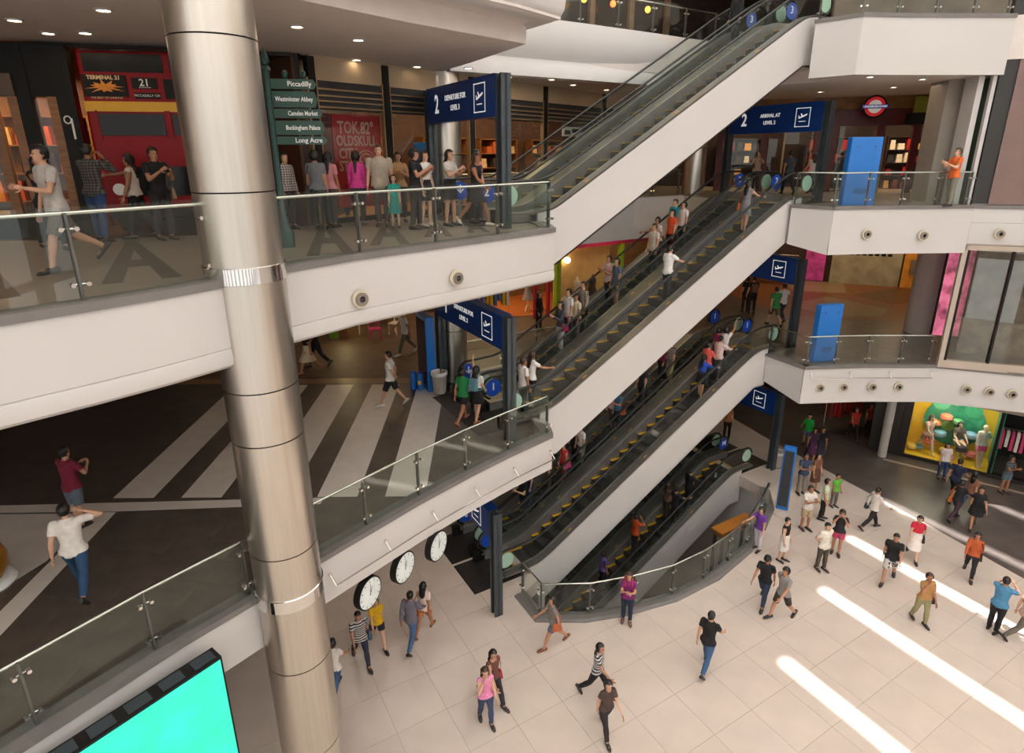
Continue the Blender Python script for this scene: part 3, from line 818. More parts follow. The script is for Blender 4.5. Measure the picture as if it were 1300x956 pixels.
for a, lab in ((3.7, 'tall wooden display shelf behind the shop glass, beside the red poster'), (7.7, 'tall wooden display shelf behind the shop glass, near the uppermost escalator foot'), (10.6, 'tall wooden display shelf under the white framed shop sign'), (13.8, 'tall wooden display shelf at the far end of the glazed shop')):
    q = LL(a, -3.6, 10.607); shelf_unit(q[0], q[1], 10.607, rzL, 2.2, 2.2, .5, lab, 4, 6, warm_pal, glabel='goods on the shelf '+lab.split('shelf ')[1])
sp = thing('framed_sign', 'small white framed sign with dark pictogram hanging in the shop window', 'sign')
slab_on(10.1, 11.25, -.18, -.14, 12.82, 13.14, paper, 'panel', sp)
slab_on(10.2, 10.55, -.138, -.13, 12.88, 13.02, black, 'pictogram', sp); slab_on(10.65, 11.1, -.138, -.13, 12.95, 13.08, black, 'pictogram', sp)
for a in (1.5, 4, 7, 10, 13.5): shop_light('shop_lamp', LL(a, -2.0, 14.3), (2.2, 1.2), 110)

# dark arcade at the left with the bus
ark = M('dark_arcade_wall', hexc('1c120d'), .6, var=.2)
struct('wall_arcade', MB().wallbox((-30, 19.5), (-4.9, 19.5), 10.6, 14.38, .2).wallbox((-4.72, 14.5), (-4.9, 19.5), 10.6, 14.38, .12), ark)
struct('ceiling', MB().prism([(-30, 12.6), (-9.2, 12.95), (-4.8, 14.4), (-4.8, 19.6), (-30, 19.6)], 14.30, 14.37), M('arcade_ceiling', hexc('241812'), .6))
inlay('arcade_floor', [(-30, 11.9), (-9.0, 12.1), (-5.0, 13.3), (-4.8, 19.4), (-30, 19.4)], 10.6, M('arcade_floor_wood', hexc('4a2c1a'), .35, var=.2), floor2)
# shop at far left: black pilasters and warm display windows
Q0 = Vector((-13.5, 11.2)); Q1 = Vector((-8.75, 12.85)); DQ = (Q1-Q0).normalized(); NQ = Vector((DQ.y, -DQ.x))
def QQ(a, d, z): q = Q0+DQ*a+NQ*d; return (q.x, q.y, z)
def qbox(a0, a1, d0, d1, z0, z1, m, name, par):
    return MB().hexa([QQ(a0, d0, z0), QQ(a1, d0, z0), QQ(a1, d1, z0), QQ(a0, d1, z0), QQ(a0, d0, z1), QQ(a1, d0, z1), QQ(a1, d1, z1), QQ(a0, d1, z1)]).build(name, m, par)
ls = thing('shop_front', 'dark pilastered shop front with warm lit display windows left of the red bus', 'shopfront')
for a0, a1 in ((-.4, .4), (4.08, 4.30), (4.72, 5.03)): qbox(a0, a1, -.3, 0, 10.6, 14.3, black, 'pilaster', ls)
qbox(-.4, 5.03, -.3, -.02, 13.35, 14.3, black, 'fascia', ls); qbox(.4, 4.05, -.02, .04, 13.35, 13.75, M('taupe_band', hexc('6a5848'), .6), 'sign_band', ls)
qbox(-.4, 5.03, -.3, 0, 10.6, 11.05, black, 'plinth', ls)
for a0, a1 in ((.4, 4.08), (4.30, 4.72)): qbox(a0, a1, -.1, -.08, 11.05, 13.35, shop_g, 'pane', ls)
for a in (3.62, 3.98, 4.64): qbox(a-.08, a+.08, -.16, -.02, 11.05, 13.35, wood, 'wood_post', ls)
qbox(-.4, 5.03, -2.3, -2.2, 10.6, 14.3, M('display_back_wood', hexc('7a4a22'), .5, var=.3), 'back_wall', ls)
q = QQ(3.0, -1.9, 10.6); shelf_unit(q[0], q[1], 10.6, math.atan2(DQ.y, DQ.x), 3.4, 2.5, .4, 'warm lit display shelf inside the dark pilastered shop', 4, 9, ['a01818', 'c8501c', 'e08a3a', '301810', 'd8a860'], glabel='goods on the display shelf inside the dark pilastered shop')
shop_light('display_lamp', QQ(2.4, -.9, 13.9), (3, .8), 150); shop_light('display_lamp', QQ(4.5, -.9, 13.9), (.8, .6), 50)
qbox(4.89, 4.925, .0, .012, 12.55, 12.95, paper, 'sign_bar', ls)
MB().tube([QQ(4.84+.06*math.cos(k_*PI/8), .008, 12.92+.07*math.sin(k_*PI/8)) for k_ in range(16)], .014, 5, closed=True).build('sign_ring', paper, ls)
# warm strip lamps on the arcade ceiling
for x, y in ((-5.9, 15.5), (-5.7, 16.3), (-5.5, 17.1), (-7.6, 17.5), (-9.6, 15.6), (-9.9, 16.6), (-8.9, 13.9)):
    t = thing('strip_lamp', 'small warm strip lamp on the dark arcade ceiling', 'light', (x, y, 14.3), .4, 'arcade strip lamps')
    MB().box(-.16, .16, -.03, .03, -.05, 0).build('housing', black, t); MB().box(-.15, .15, -.022, .022, -.06, -.05).build('tube', warmlamp, t)
shop_light('arcade_lamp', (-7.4, 11.7, 14.25), (3, .6), 10)

# ---- red double-decker bus
red = M('bus_red', hexc('8e0d16'), .4, var=.06, spec=.25); bgl = M('bus_window', (.012, .013, .013), .2, spec=.3)
byel = M('bus_yellow', hexc('dda81e'), .4, var=.05)
bd = Vector((3.3, .8)).normalized(); brz = math.atan2(bd.y, bd.x)
bus = thing('double_decker_bus', 'red double-decker bus front with yellow band and number 21 blind', 'bus', (-8.55, 12.80, 10.6), brz)
bw = 2.45
body = MB().box(0, bw, 0, 4.2, .35, 3.66).build('body', red, bus)
bmod = body.modifiers.new('bevel', 'BEVEL'); bmod.width = .10; bmod.segments = 3
MB().box(.02, bw-.02, -.025, .05, 2.48, 2.67).build('yellow_band', byel, bus)
for x0, x1, z0, z1 in ((.12, 1.55, 3.22, 3.56), (1.68, 2.33, 3.22, 3.56), (.12, 2.33, 3.60, 3.63), (.22, 1.42, 2.02, 2.44), (1.58, 2.3, 2.02, 2.44)):
    MB().box(x0, x1, -.02, .05, z0, z1).build('window', bgl, bus)
MB().box(.18, .22, -.03, .05, 1.95, 2.5).build('pillar', red, bus); MB().box(1.45, 1.55, -.03, .05, 1.95, 2.5).build('pillar', red, bus)
p_ = MB().box(.06, .84, -.03, .02, 2.76, 3.16).build('poster_panel', black, bus)
text('TERMINAL 21', .10, M('print_cream', hexc('e8c89a'), .5), p_, (.45, -.034, 3.11), (1, 0, 0), bold=.004)
st_ = MB(); n_ = 22
ring = []
for k in range(n_):
    r_ = (.34 if k % 2 == 0 else .16)*(1+.25*math.sin(k*2.3)); ring.append((.45+r_*math.cos(2*PI*k/n_), -.034, 2.94+.36*r_*math.sin(2*PI*k/n_)))
st_.add(ring+[(a, b-.002, c_) for a, b, c_ in ring], [tuple(range(n_)), tuple(range(2*n_-1, n_-1, -1))]); st_.build('starburst', M('print_orange', hexc('e08a28'), .5, var=.2, scale=20), p_)
text('THE BEST OF LONDON', .055, M('print_cream', (1, 1, 1)), p_, (.45, -.034, 2.735), (1, 0, 0))
b_ = MB().box(.94, 1.40, -.03, .02, 2.92, 3.12).build('route_blind', black, bus); text('21', .19, paper, b_, (1.17, -.034, 3.025), (1, 0, 0), bold=.003); MB().box(1.06, 1.28, -.034, -.031, 2.935, 2.943).build('underline', paper, b_)
b_ = MB().box(.96, 1.42, -.03, .02, 2.73, 2.84).build('route_blind', black, bus); text('PICCADILLY CIR', .065, paper, b_, (1.19, -.034, 2.785), (1, 0, 0))
b_ = MB().box(1.52, 2.3, -.03, .02, 2.73, 3.10).build('route_blind', black, bus)
for i, ln in enumerate(('London', 'Liverpool', 'Tower')): text(ln, .11, paper, b_, (1.72, -.034, 3.03-.12*i), (1, 0, 0), align='LEFT')
MB().box(.1, 2.35, -.06, .0, .35, .55).build('bumper', black, bus); MB().box(.6, 1.85, -.02, .05, .8, 1.4).build('grille', bgl, bus)
for x in (.35, 2.1): MB().disc((x, -.0, .95), (0, -1, 0), .12, .04, 20).build('headlight', M('headlight_glass', (.8, .8, .75), .1), bus, 40)
for y in (.9, 3.4):
    for x in (.02, bw-.24): MB().disc((x, y, .46), (1, 0, 0), .46, .22, 24).build('wheel', blackm, bus, 40)

# ---- green finger post
gp = M('signpost_green', hexc('1c423c'), .4, var=.08); gb = M('signboard_green', hexc('2a4a40'), .45, var=.08)
fp = thing('finger_post', 'dark green street finger post with five white-lettered arrow boards', 'signpost', (-4.15, 11.0, 10.6))
MB().lathe([(.16, 0), (.16, .25), (.10, .35), (.085, .5), (.06, .55), (.055, 2.95), (.085, 3.0), (.05, 3.06)], 20).build('pole', gp, fp, 40)
MB().lathe([(.02, 3.05), (.075, 3.12), (.06, 3.2), (.02, 3.3), (.004, 3.36)], 16).build('finial', gp, fp, 60)
fd = Vector((1.25, .30)).normalized()
for ln, z, hh, L in (('Piccadilly', 2.78, .16, .80), ('Westminster Abbey', 2.535, .26, .80), ('Camden Market', 2.305, .15, .86), ('Buckingham Palace', 2.07, .235, .88), ('Long Acre', 1.86, .135, .90)):
    b = MB()
    pts = [(.05, -hh/2), (L-.05, -hh/2), (L, 0), (L-.05, hh/2), (.05, hh/2)]
    def B3(u, v, w): return (fd.x*u-fd.y*w, fd.y*u+fd.x*w, z+v)
    b.add([B3(u, v, -.02) for u, v in pts]+[B3(u, v, .02) for u, v in pts], [(0,1,2,3,4), (9,8,7,6,5)]+[(i, (i+1)%5, 5+(i+1)%5, 5+i) for i in range(5)])
    o = b.build('arrow_board', gb, fp)
    text(ln, .115 if len(ln) < 12 else .105, paper, o, B3(L-.08, 0, -.024), (fd.x, fd.y, 0), align='RIGHT', bold=.002, narrow=.95 if len(ln) < 12 else .72)
for k in (.3, .6): MB().ell((fd.x*k, fd.y*k, 2.93), (.05, .05, .07)).build('crest', gp, fp, 60)
# ================================================================== MIDDLE FLOOR, SHOPS BEHIND THE ESCALATORS AND LEFT
class Line:      # a vertical plane through two plan points: a along, d towards the hall
    def __init__(s, p, q):
        s.p = Vector(p); s.u = (Vector(q)-s.p).normalized(); s.n = Vector((s.u.y, -s.u.x)); s.rz = math.atan2(s.u.y, s.u.x)
    def at(s, a, d, z): q = s.p+s.u*a+s.n*d; return (q.x, q.y, z)
    def box(s, a0, a1, d0, d1, z0, z1, m, name, par, st=False):
        b = MB().hexa([s.at(a0, d0, z0), s.at(a1, d0, z0), s.at(a1, d1, z0), s.at(a0, d1, z0), s.at(a0, d0, z1), s.at(a1, d0, z1), s.at(a1, d1, z1), s.at(a0, d1, z1)])
        if st: return struct(name, b, m)
        return b.build(name, m, par)
CNAME = {'c98a4a': 'ochre', 'b85c2a': 'rust', 'd8b070': 'sand', '7a3020': 'brick red', 'e0c090': 'cream', '40302a': 'dark brown', 'a01818': 'red', 'c8501c': 'orange', 'e08a3a': 'amber', '301810': 'black brown', 'd8a860': 'tan',
         'd84878': 'pink', 'e8e0d0': 'white', '303238': 'charcoal', '58a070': 'green', '5878b0': 'blue', 'e8c030': 'yellow', 'b890c0': 'lilac', '88b8c8': 'pale blue', 'a83848': 'crimson'}
def rack(x, y, z, rz, L, label, pal, n, h=1.45, glen=.85, where=''):
    t = thing('clothes_rack', label, 'clothes rack', (x, y, z), rz)
    for sx in (-1, 1):
        MB().tube([(sx*L/2, 0, 0), (sx*L/2, 0, h)], .016, 6).build('upright', steel, t)
        MB().tube([(sx*L/2, -.22, .02), (sx*L/2, .22, .02)], .016, 6).build('foot', steel, t)
    MB().tube([(-L/2, 0, h), (L/2, 0, h)], .016, 6).build('rail', steel, t)
    ca, sa = math.cos(rz), math.sin(rz)
    for k in range(n):
        c = random.choice(pal); lx = -L/2+L*(k+.5)/n; gl = glen*random.uniform(.7, 1.1)
        g = thing('hanging_garment', '%s garment hanging on the rack %s' % (CNAME.get(c, 'coloured'), where), 'clothing', (x+lx*ca, y+lx*sa, z+h-.02), rz, 'garments on racks')
        wd = .21; m = M('cloth_'+c, hexc(c), .8, var=.12, scale=9)
        b = MB(); th = L/n*.32
        pr_ = [(-wd*.35, -.06), (wd*.35, -.06), (wd, -.16), (wd*1.05, -gl), (-wd*1.05, -gl), (-wd, -.16)]
        b.extr([(u, v) for u, v in pr_], 'x', -th, th); b.build('cloth', m, g)
        MB().tube([(0, 0, .02), (0, .02, -.02), (0, 0, -.07)], .007, 5).build('hanger', steel, g)
    return t
GL = Line(S(2.5, -8.6), S(16, -9.2))
gs = thing('shop_front', 'clothes shop front with magenta fascia and green posts behind the escalators', 'shopfront')
mag = M('magenta_fascia', hexc('8a1a40'), .45); grn = M('lime_post', hexc('7f9a1c'), .5)
GL.box(2.2, 14, -.1, .1, 8.22, 8.52, mag, 'fascia', gs)
GL.box(2.2, 14, -.05, .05, 8.52, 8.78, M('orange_light_box', hexc('ff9a20'), .5, emit=2.2), 'light_box', gs)
GL.box(-3, 14, -.3, -.1, 8.78, 9.36, ceil_m, 'bulkhead', gs)
for a in (3.9, 7.6, 11.2): GL.box(a-.11, a+.11, -.12, .1, 5.3, 8.24, grn, 'post', gs)
for a in (2.7, 3.4): GL.box(a-.05, a+.05, -.1, .06, 5.3, 8.2, M('crimson_frame', hexc('a01c34'), .4), 'door_frame', gs)
GL.box(4.1, 7.4, -.6, -.55, 5.3, 8.2, M('cream_display_back', hexc('c8a46a'), .6, var=.1), 'display_back', gs)
GL.box(-4, 16, -4.3, -4.2, 5.3, 9.36, M('shop_back_tan', hexc('7a5a3a'), .6, var=.2), 'wall_gallery', None, True)
pal2 = ['d84878', 'e8e0d0', '303238', '58a070', '5878b0', 'e8c030', 'b890c0', 'a83848']
for a, d, lab, wh in ((8.9, -2.2, 'clothes rack of mixed garments inside the magenta fascia shop', 'inside the magenta fascia shop'), (12.6, -2.0, 'clothes rack at the far end of the magenta fascia shop', 'at the far end of the magenta fascia shop')):
    q = GL.at(a, d, 5.3); rack(q[0], q[1], 5.31, GL.rz, 1.8, lab, pal2, 9, 1.6, 1.0, wh)
shop_light('gallery_lamp', GL.at(5.8, .6, 9.2), (4, 1.2), 110); shop_light('gallery_lamp', GL.at(10.5, -1.5, 9.1), (4, 1.6), 120); shop_light('gallery_lamp', GL.at(1, -2.2, 9.2), (4, 2), 120)
# dress form on a white tripod
def dress_form(x, y, z, rz, label, col):
    t = thing('dress_form', label, 'mannequin', (x, y, z), rz)
    MB().lathe([(.03, .72), (.15, .74), (.17, .85), (.125, 1.02), (.16, 1.22), (.15, 1.34), (.06, 1.44), (.045, 1.52), (.03, 1.54)], 16).build('torso', M('form_'+col, hexc(col), .7, var=.1), t, 60)
    MB().lathe([(.17, .86), (.24, .60), (.25, .55), (.235, .55)], 16).build('skirt', M('form_'+col, hexc(col), .7), t, 60)
    MB().tube([(0, 0, .3), (0, 0, .74)], .02, 8).build('pole', paper, t)
    for k in range(3):
        a = 2*PI*k/3; MB().tube([(0, 0, .32), (.16*math.cos(a), .16*math.sin(a), .2), (.26*math.cos(a), .26*math.sin(a), .01)], .018, 6).build('leg', paper, t)
    return t
dress_form(.74, 26.6, 5.31, 0, 'grey dress form on a white tripod beside the crimson door frame', '8a8484')
q = GL.at(5.2, -.25, 5.3); dress_form(q[0], q[1], 5.31, 0, 'pale dress form in the cream display before the escalators', 'b8b0a0')
q = GL.at(6.2, -.3, 5.3); dress_form(q[0], q[1], 5.31, 0, 'dark draped dress form in the cream display before the escalators', '3a3034')
q = GL.at(4.7, -.35, 8.0); lp = thing('pendant_lamp', 'round warm pendant lamp in the cream display', 'lamp', q); MB().ell((0, 0, -.35), (.14, .14, .14)).build('globe', warmlamp, lp, 60); MB().tube([(0, 0, -.2), (0, 0, .2)], .008, 5).build('cord', black, lp)
# left part of the middle floor: far wall, racks, chairs, warm glow
BL = Line((-30, 26.5), (-2.5, 26.5))
BL.box(0, 27.4, -.2, 0, 5.3, 9.36, M('shop_wall_umber', hexc('5c3a24'), .6, var=.25), 'wall_far', None, True)
for x, y, lab, wh, n in ((-1.2, 25.6, 'long clothes rack on the orange wooden floor behind the level 1 sign', 'behind the level 1 sign', 12), (-5.6, 24.6, 'clothes rack near the pink chair', 'near the pink chair', 9), (-8.2, 23.0, 'clothes rack by the lime pillar', 'by the lime pillar', 8)):
    rack(x, y, 5.31, .25, 2.2, lab, pal2, n, 1.5, 1.0, wh)
lp = thing('display_pillar', 'lime green display pillar with glowing lamp boxes', 'pillar', (-7.0, 22.6, 5.304)); MB().box(-.18, .18, -.18, .18, 0, 2.2).build('body', grn, lp); MB().box(.2, .5, -.12, .12, .7, 1.0).build('lamp_box', warmlamp, lp); MB().box(.2, .5, -.12, .12, 1.2, 1.5).build('lamp_box', warmlamp, lp); MB().box(.18, .52, -.13, .13, 0, .7).build('shelf', wood, lp)
def chair(x, y, z, rz, col, label):
    t = thing('side_chair', label, 'chair', (x, y, z), rz); m = M('chair_'+col, hexc(col), .45)
    MB().box(-.21, .21, -.21, .21, .43, .47).build('seat', m, t); MB().box(-.21, .21, .18, .22, .62, .92).build('backrest', m, t)
    for sx in (-1, 1):
        for sy in (-1, 1): MB().box(sx*.19-.018, sx*.19+.018, sy*.19-.018, sy*.19+.018, 0, .43 if sy < 0 else .9).build('leg', m, t)
chair(-5.35, 22.3, 5.304, .4, 'c83c78', 'pink side chair standing in the dim shop'); chair(-4.7, 23.1, 5.304, -.5, 'd8d0c4', 'white side chair standing in the dim shop'); chair(-6.0, 23.2, 5.304, .2, 'b8b0a8', 'pale grey side chair behind the pink chair')
shop_light('left_lamp', (-5.5, 23.6, 9.2), (5, 2), 60); shop_light('left_lamp', (-1.0, 26.6, 9.0), (3, 2), 120); shop_light('left_lamp', (-10, 22, 9.2), (5, 2), 16)

# ================================================================== TOTEMS, BINS, CLOCKS
def totem(x, y, z, rz, w, h, d, label, face=None, m=blue, screen=None):
    t = thing('totem_sign', label, 'sign', (x, y, z), rz)
    b = MB().hexa([(-w/2, -d/2, 0), (w/2, -d/2, 0), (w/2, d/2, 0), (-w/2, d/2, 0), (-w/2*.98, -d/2, h), (w/2*.98, -d/2, h), (w/2*.98, d/2, h), (-w/2*.98, d/2, h)]).build('body', m, t)
    bm_ = b.modifiers.new('bevel', 'BEVEL'); bm_.width = .025; bm_.segments = 2
    if screen:
        MB().box(-w/2+.05, w/2-.05, -d/2-.012, -d/2+.01, .15, h-.12).build('screen', screen, t)
    else:
        for sx in (-1, 1): MB().disc((sx*w*.27, -d/2-.001, h-.28), (0, -1, 0), .035, .012, 14).build('rivet', M('totem_rivet', hexc('2a5c94'), .5), t)
        for k in range(5): MB().box(-w*.2+k*w*.085, -w*.2+k*w*.085+w*.06, -d/2-.006, -d/2, .36, .52).build('vent_slot', M('totem_rivet', hexc('2a5c94'), .5), t)
    return t
totem(10.95, 19.35, 10.6, math.radians(3), 1.02, 2.06, .26, 'bright blue totem with two rivets standing before the red shop')
totem(10.78, 19.55, 5.3, math.radians(14), .92, 2.02, .26, 'bright blue totem behind the glass rail before the grey round column')
totem(9.68, 18.62, 0, math.radians(-30), .40, 2.45, .24, 'slim blue edged totem with dark face on the ivory floor', screen=M('totem_screen', (.03, .035, .04), .2))
totem(-2.62, 17.25, 5.3, math.radians(-62), .85, 2.35, .28, 'tall blue totem with dark screen beside the striped crossing', screen=M('totem_screen2', (.05, .03, .05), .2, var=.5))
totem(-2.9, 20.8, 10.607, math.radians(-30), .7, 2.0, .22, 'dark blue totem standing inside the glazed shop', m=M('totem_deep', hexc('1d5aa0'), .4))
def bin_(x, y, z, label):
    t = thing('waste_bin', label, 'bin', (x, y, z))
    MB().lathe([(.16, .02), (.19, .05), (.23, .66), (.24, .68), (.225, .68), (.21, .66), (.17, .06), (.1, .05)], 20, caps=False).build('bucket', M('grey_mesh_bin', hexc('b4aca4'), .4, .2), t, 40)
    MB().lathe([(.245, .60), (.255, .64), (.25, .70), (.22, .71), (.20, .5)], 20, caps=False).build('liner', M('bin_liner', hexc('d8d4d0'), .3), t, 50)
    MB().lathe([(.17, 0), (.17, .03)], 20).build('base', darksteel, t)
bin_(-2.2, 16.75, 5.304, 'pale waste bin with clear liner beside the tall screen totem')
bin_(10.75, 21.6, 0, 'pale waste bin with clear liner beside the sign post on the ivory floor')
for dx, lab in ((0, 'small blue recycling can beside the tall screen totem, the bare one'), (.22, 'small blue recycling can with yellow label beside the tall screen totem')):
    t = thing('recycling_can', lab, 'bin', (-3.05+dx, 17.15-dx*.4, 5.304))
    MB().lathe([(.10, 0), (.105, .02), (.105, .5), (.09, .53)], 16).build('body', blue, t, 40); MB().lathe([(.09, .53), (.09, .56), (.03, .58)], 16).build('lid', blue_d, t)
    if dx: MB().box(-.05, .05, -.112, -.10, .2, .32).build('sticker', yellow, t)
for k, (x, y, z) in enumerate(((-2.92, 9.86, 3.86), (-2.33, 10.52, 3.95), (-1.70, 11.16, 4.0))):
    lab = ['hanging round clock above the yellow top woman', 'hanging round clock above the grey shirted man', 'hanging round clock nearest the escalator landing plates'][k]
    t = thing('hanging_clock', lab, 'clock', (x, y, z), 0, 'round clocks under the slab edge')
    nn = Vector((.90, -.44, 0)).normalized(); a = nn.cross(Vector((0, 0, 1))); u = Vector((0, 0, 1)); R_ = .345
    MB().disc(-nn*.07, nn, R_, .14, 40).build('case', black, t, 40)
    def cface(sg):
        f_ = MB().disc(nn*sg*.071, nn*sg, R_-.03, .004, 40).build('dial', M('clock_dial', hexc('dfe6e4'), .3), t)
        hm = MB(); ax = a*sg
        for h_ in range(12):
            th = h_*PI/6; d_ = ax*math.sin(th)+u*math.cos(th); c = nn*sg*.077+d_*(R_-.07); sd = d_.cross(nn)
            hm.add([c-sd*.008-d_*.025, c+sd*.008-d_*.025, c+sd*.008+d_*.025, c-sd*.008+d_*.025], [(0, 1, 2, 3)])
        hm.build('hour_marks', black, f_)['kind'] = 'stuff'
        for th, L, w in ((math.radians(-25), .15, .012), (math.radians(-5), .23, .008)):
            d_ = ax*math.sin(th)+u*math.cos(th); sd = d_.cross(nn); c = nn*sg*.080
            MB().add([c-sd*w-d_*.04, c+sd*w-d_*.04, c+sd*w*.5+d_*L, c-sd*w*.5+d_*L], [(0, 1, 2, 3)]).build('hand', black, f_)
    cface(1); cface(-1)
    MB().tube([(0, 0, R_-.01), (0, 0, 4.36-z)], .014, 8).build('hanger_rod', black, t)
# screen on the slab edge, teal
lt = MB(); lx, ly = -4.61, 7.24; ed = (Vector((-4.17, 8.08))-Vector((-5.44, 6.41))).normalized(); on_ = Vector((ed.y, -ed.x))
sc = thing('led_screen', 'black framed screen glowing turquoise on the slab edge beside the big column', 'screen', (lx, ly, 3.1), 0)
def LS(a, d, z): q = ed*a+on_*d; return (q.x, q.y, z)
def lsb(a0, a1, d0, d1, z0, z1, m, nm): MB().hexa([LS(a0, d0, z0), LS(a1, d0, z0), LS(a1, d1, z0), LS(a0, d1, z0), LS(a0, d0, z1), LS(a1, d0, z1), LS(a1, d1, z1), LS(a0, d1, z1)]).build(nm, m, sc)
lsb(-4.2, 0, .06, .34, 0, 2.02, black, 'housing'); lsb(-4.17, -.03, .34, .35, .05, 1.98, M('turquoise_screen', hexc('2fe8cc'), .3, emit=.40, var=.15, scale=1.5), 'panel')
for k in range(9): lsb(-.06-.44*k-.3, -.06-.44*k, .10, .30, 2.02, 2.03, darksteel, 'vent')
# gilded pot at the left edge of the middle floor
t = thing('gilded_pot', 'gilded round pot on a white scalloped base on the middle floor', 'pot', (-8.95, 8.35, 5.304))
MB().lathe([(.46, 0), (.48, .04), (.42, .10), (.36, .12)], 28).build('base', paper, t, 40); MB().lathe([(.30, .12), (.40, .3), (.42, .5), (.36, .7), (.30, .74), (.26, .7)], 28).build('pot', M('gilding', hexc('c89030'), .3, .8), t, 40)
# counter in the pit
t = thing('wooden_counter', 'orange wooden counter top beside the sunken escalator', 'counter', S(8.0, .45, -5.7), PHI)
MB().box(-.9, .9, -.24, .24, 4.92, 5.0).build('top', M('bench_wood', hexc('c07830'), .35, var=.1), t)
MB().box(-.8, .8, -.18, .18, 4.72, 4.92).build('apron', wood, t)
for x in (-.75, .75):
    for y in (-.17, .17): MB().box(x-.04, x+.04, y-.04, y+.04, 0, 4.74).build('leg', darksteel, t)

# ================================================================== SPOTLIGHTS AND RAILS ON THE FASCIAS
def spot(x, y, z, n, label, group):
    n = Vector((n[0], n[1], 0)).normalized()
    t = thing('fascia_spotlight', label, 'light', (x, y, z), 0, group)
    cr_ = M('spot_cream', hexc('cfc2ac'), .45)
    def ring(r0, r1, d0, d1, m, nm):
        a = n.cross(Vector((0, 0, 1))); u = Vector((0, 0, 1)); vs = []; N = 24
        for r, d in ((r1, d0), (r1, d1), (r0, d1), (r0, d0)):
            vs += [n*d+a*math.cos(2*PI*j/N)*r+u*math.sin(2*PI*j/N)*r for j in range(N)]
        fs = [(i*N+j, i*N+(j+1)%N, ((i+1)%4)*N+(j+1)%N, ((i+1)%4)*N+j) for i in range(4) for j in range(N)]
        MB().add(vs, fs).build(nm, m, t, 40)
    ring(.10, .155, 0, .05, cr_, 'bezel'); ring(.055, .115, .0, .09, M('spot_ring', hexc('8c8478'), .4, .4), 'ring')
    dn = (n+Vector((0, 0, -.45))).normalized(); MB().disc(n*.02, dn, .06, .06, 18).build('lens', M('spot_lens', (.02, .02, .022), .1), t)
nl = Vector((.72, -.69)); nr = Vector((.03, -1)); nq = Vector((-.31, -.95))
for x, y, z, n, lab in ((-2.60, 9.87, 9.88, nl, 'fascia beside the big steel column'), (-1.10, 11.37, 9.93, nl, 'fascia near the uppermost escalator foot'),
    (11.05, 18.66, 9.78, nr, 'deep right fascia, chamfer side'), (12.85, 18.72, 9.72, nr, 'deep right fascia, panel side'), (15.11, 18.53, 9.78, nq, 'panelled band above the framed glazing')):
    spot(x+n.x*.03, y+n.y*.03, z, n, 'round cream spotlight on the '+lab, 'fascia spotlights')
for k, x in enumerate((10.5, 11.32, 12.31, 13.2)):
    spot(x, 18.9-.03*k if False else (18.88 if x < 11 else 18.93), 4.56, nr, 'round cream spotlight in the row of four on the lowest right fascia', 'row of four spotlights')
for x, y in ((15.26, 18.55), (15.86, 18.33), (16.44, 18.11)): spot(x, y, 4.6, nq, 'round cream spotlight in the row of three on the lowest right fascia', 'row of three spotlights')
def fascia_rail(path, z, off_, npin, label):
    t = thing('fascia_rail', label, 'rail', (path[0][0], path[0][1], z)); ox, oy = path[0]
    m = MB(); P = [Vector(p) for p in path]
    def offp(p, d, o): return p+Vector((d.y, -d.x))*o
    q = [offp(p, ((P[min(i+1, len(P)-1)]-P[max(i-1, 0)]).normalized()), off_) for i, p in enumerate(P)]
    MB().tube([(v.x-ox, v.y-oy, 0) for v in q], .017, 8).build('rod', chrome, t, 40)
    rs = resample(path, plen(path)/npin)
    for i, p in enumerate(rs):
        p = Vector(p); d = (Vector(rs[min(i+1, len(rs)-1)])-Vector(rs[max(i-1, 0)])).normalized(); n = Vector((d.y, -d.x))
        a = p+n*.02; b = p+n*off_
        pin = MB().tube([(a.x-ox, a.y-oy, .16), (b.x-ox, b.y-oy, 0)], .014, 8).build('pin', chrome, t, 40)
        MB().disc((a.x-ox, a.y-oy, .16), (n.x, n.y, 0), .035, .03, 14).build('rose', chrome, pin)
fascia_rail([(-3.38, 9.14), (-2.76, 9.89), (-1.99, 10.84), (-.95, 12.0), (-.02, 12.95), (.95, 13.85)], 4.72, .20, 5, 'thin steel rail on pins along the white fascia above the clocks')
fascia_rail([(10.1, 18.87), (12.08, 19.0), (14.2, 18.96)], 4.92, .18, 3, 'thin steel rail on pins along the lowest right fascia')

# ================================================================== DOWNLIGHTS
for x, y in ((-3.75, 11.64), (-2.99, 12.94), (-3.66, 15.5), (-2.4, 16.7), (-1.1, 17.0), (-.05, 18.9), (1.25, 19.6), (2.05, 21.1), (3.39, 22.7), (-7.79, 12.1), (-8.47, 12.1), (-6.3, 10.33), (-8.21, 11.0)):
    downlight(x, y, 14.38, 'warm recessed downlight in the grey ceiling of the bus floor')
for x, y in ((10.8, 19.4), (12.83, 20.09), (11.54, 23.9), (13.35, 22.41)): downlight(x, y, 14.38, 'warm recessed downlight in the ceiling before the red shop', group='downlights before the red shop')
shop_light('ceiling_lamp', (-3.4, 12.6, 14.3), (4, 1.5), 22, (1, .8, .58), (0, 0, .7)); shop_light('ceiling_lamp', (1.0, 19.0, 14.3), (4, 1.2), 22, (1, .8, .58), (0, 0, .8)); shop_light('ceiling_lamp', (12.5, 21.8, 14.3), (4, 2), 30, (1, .78, .55))

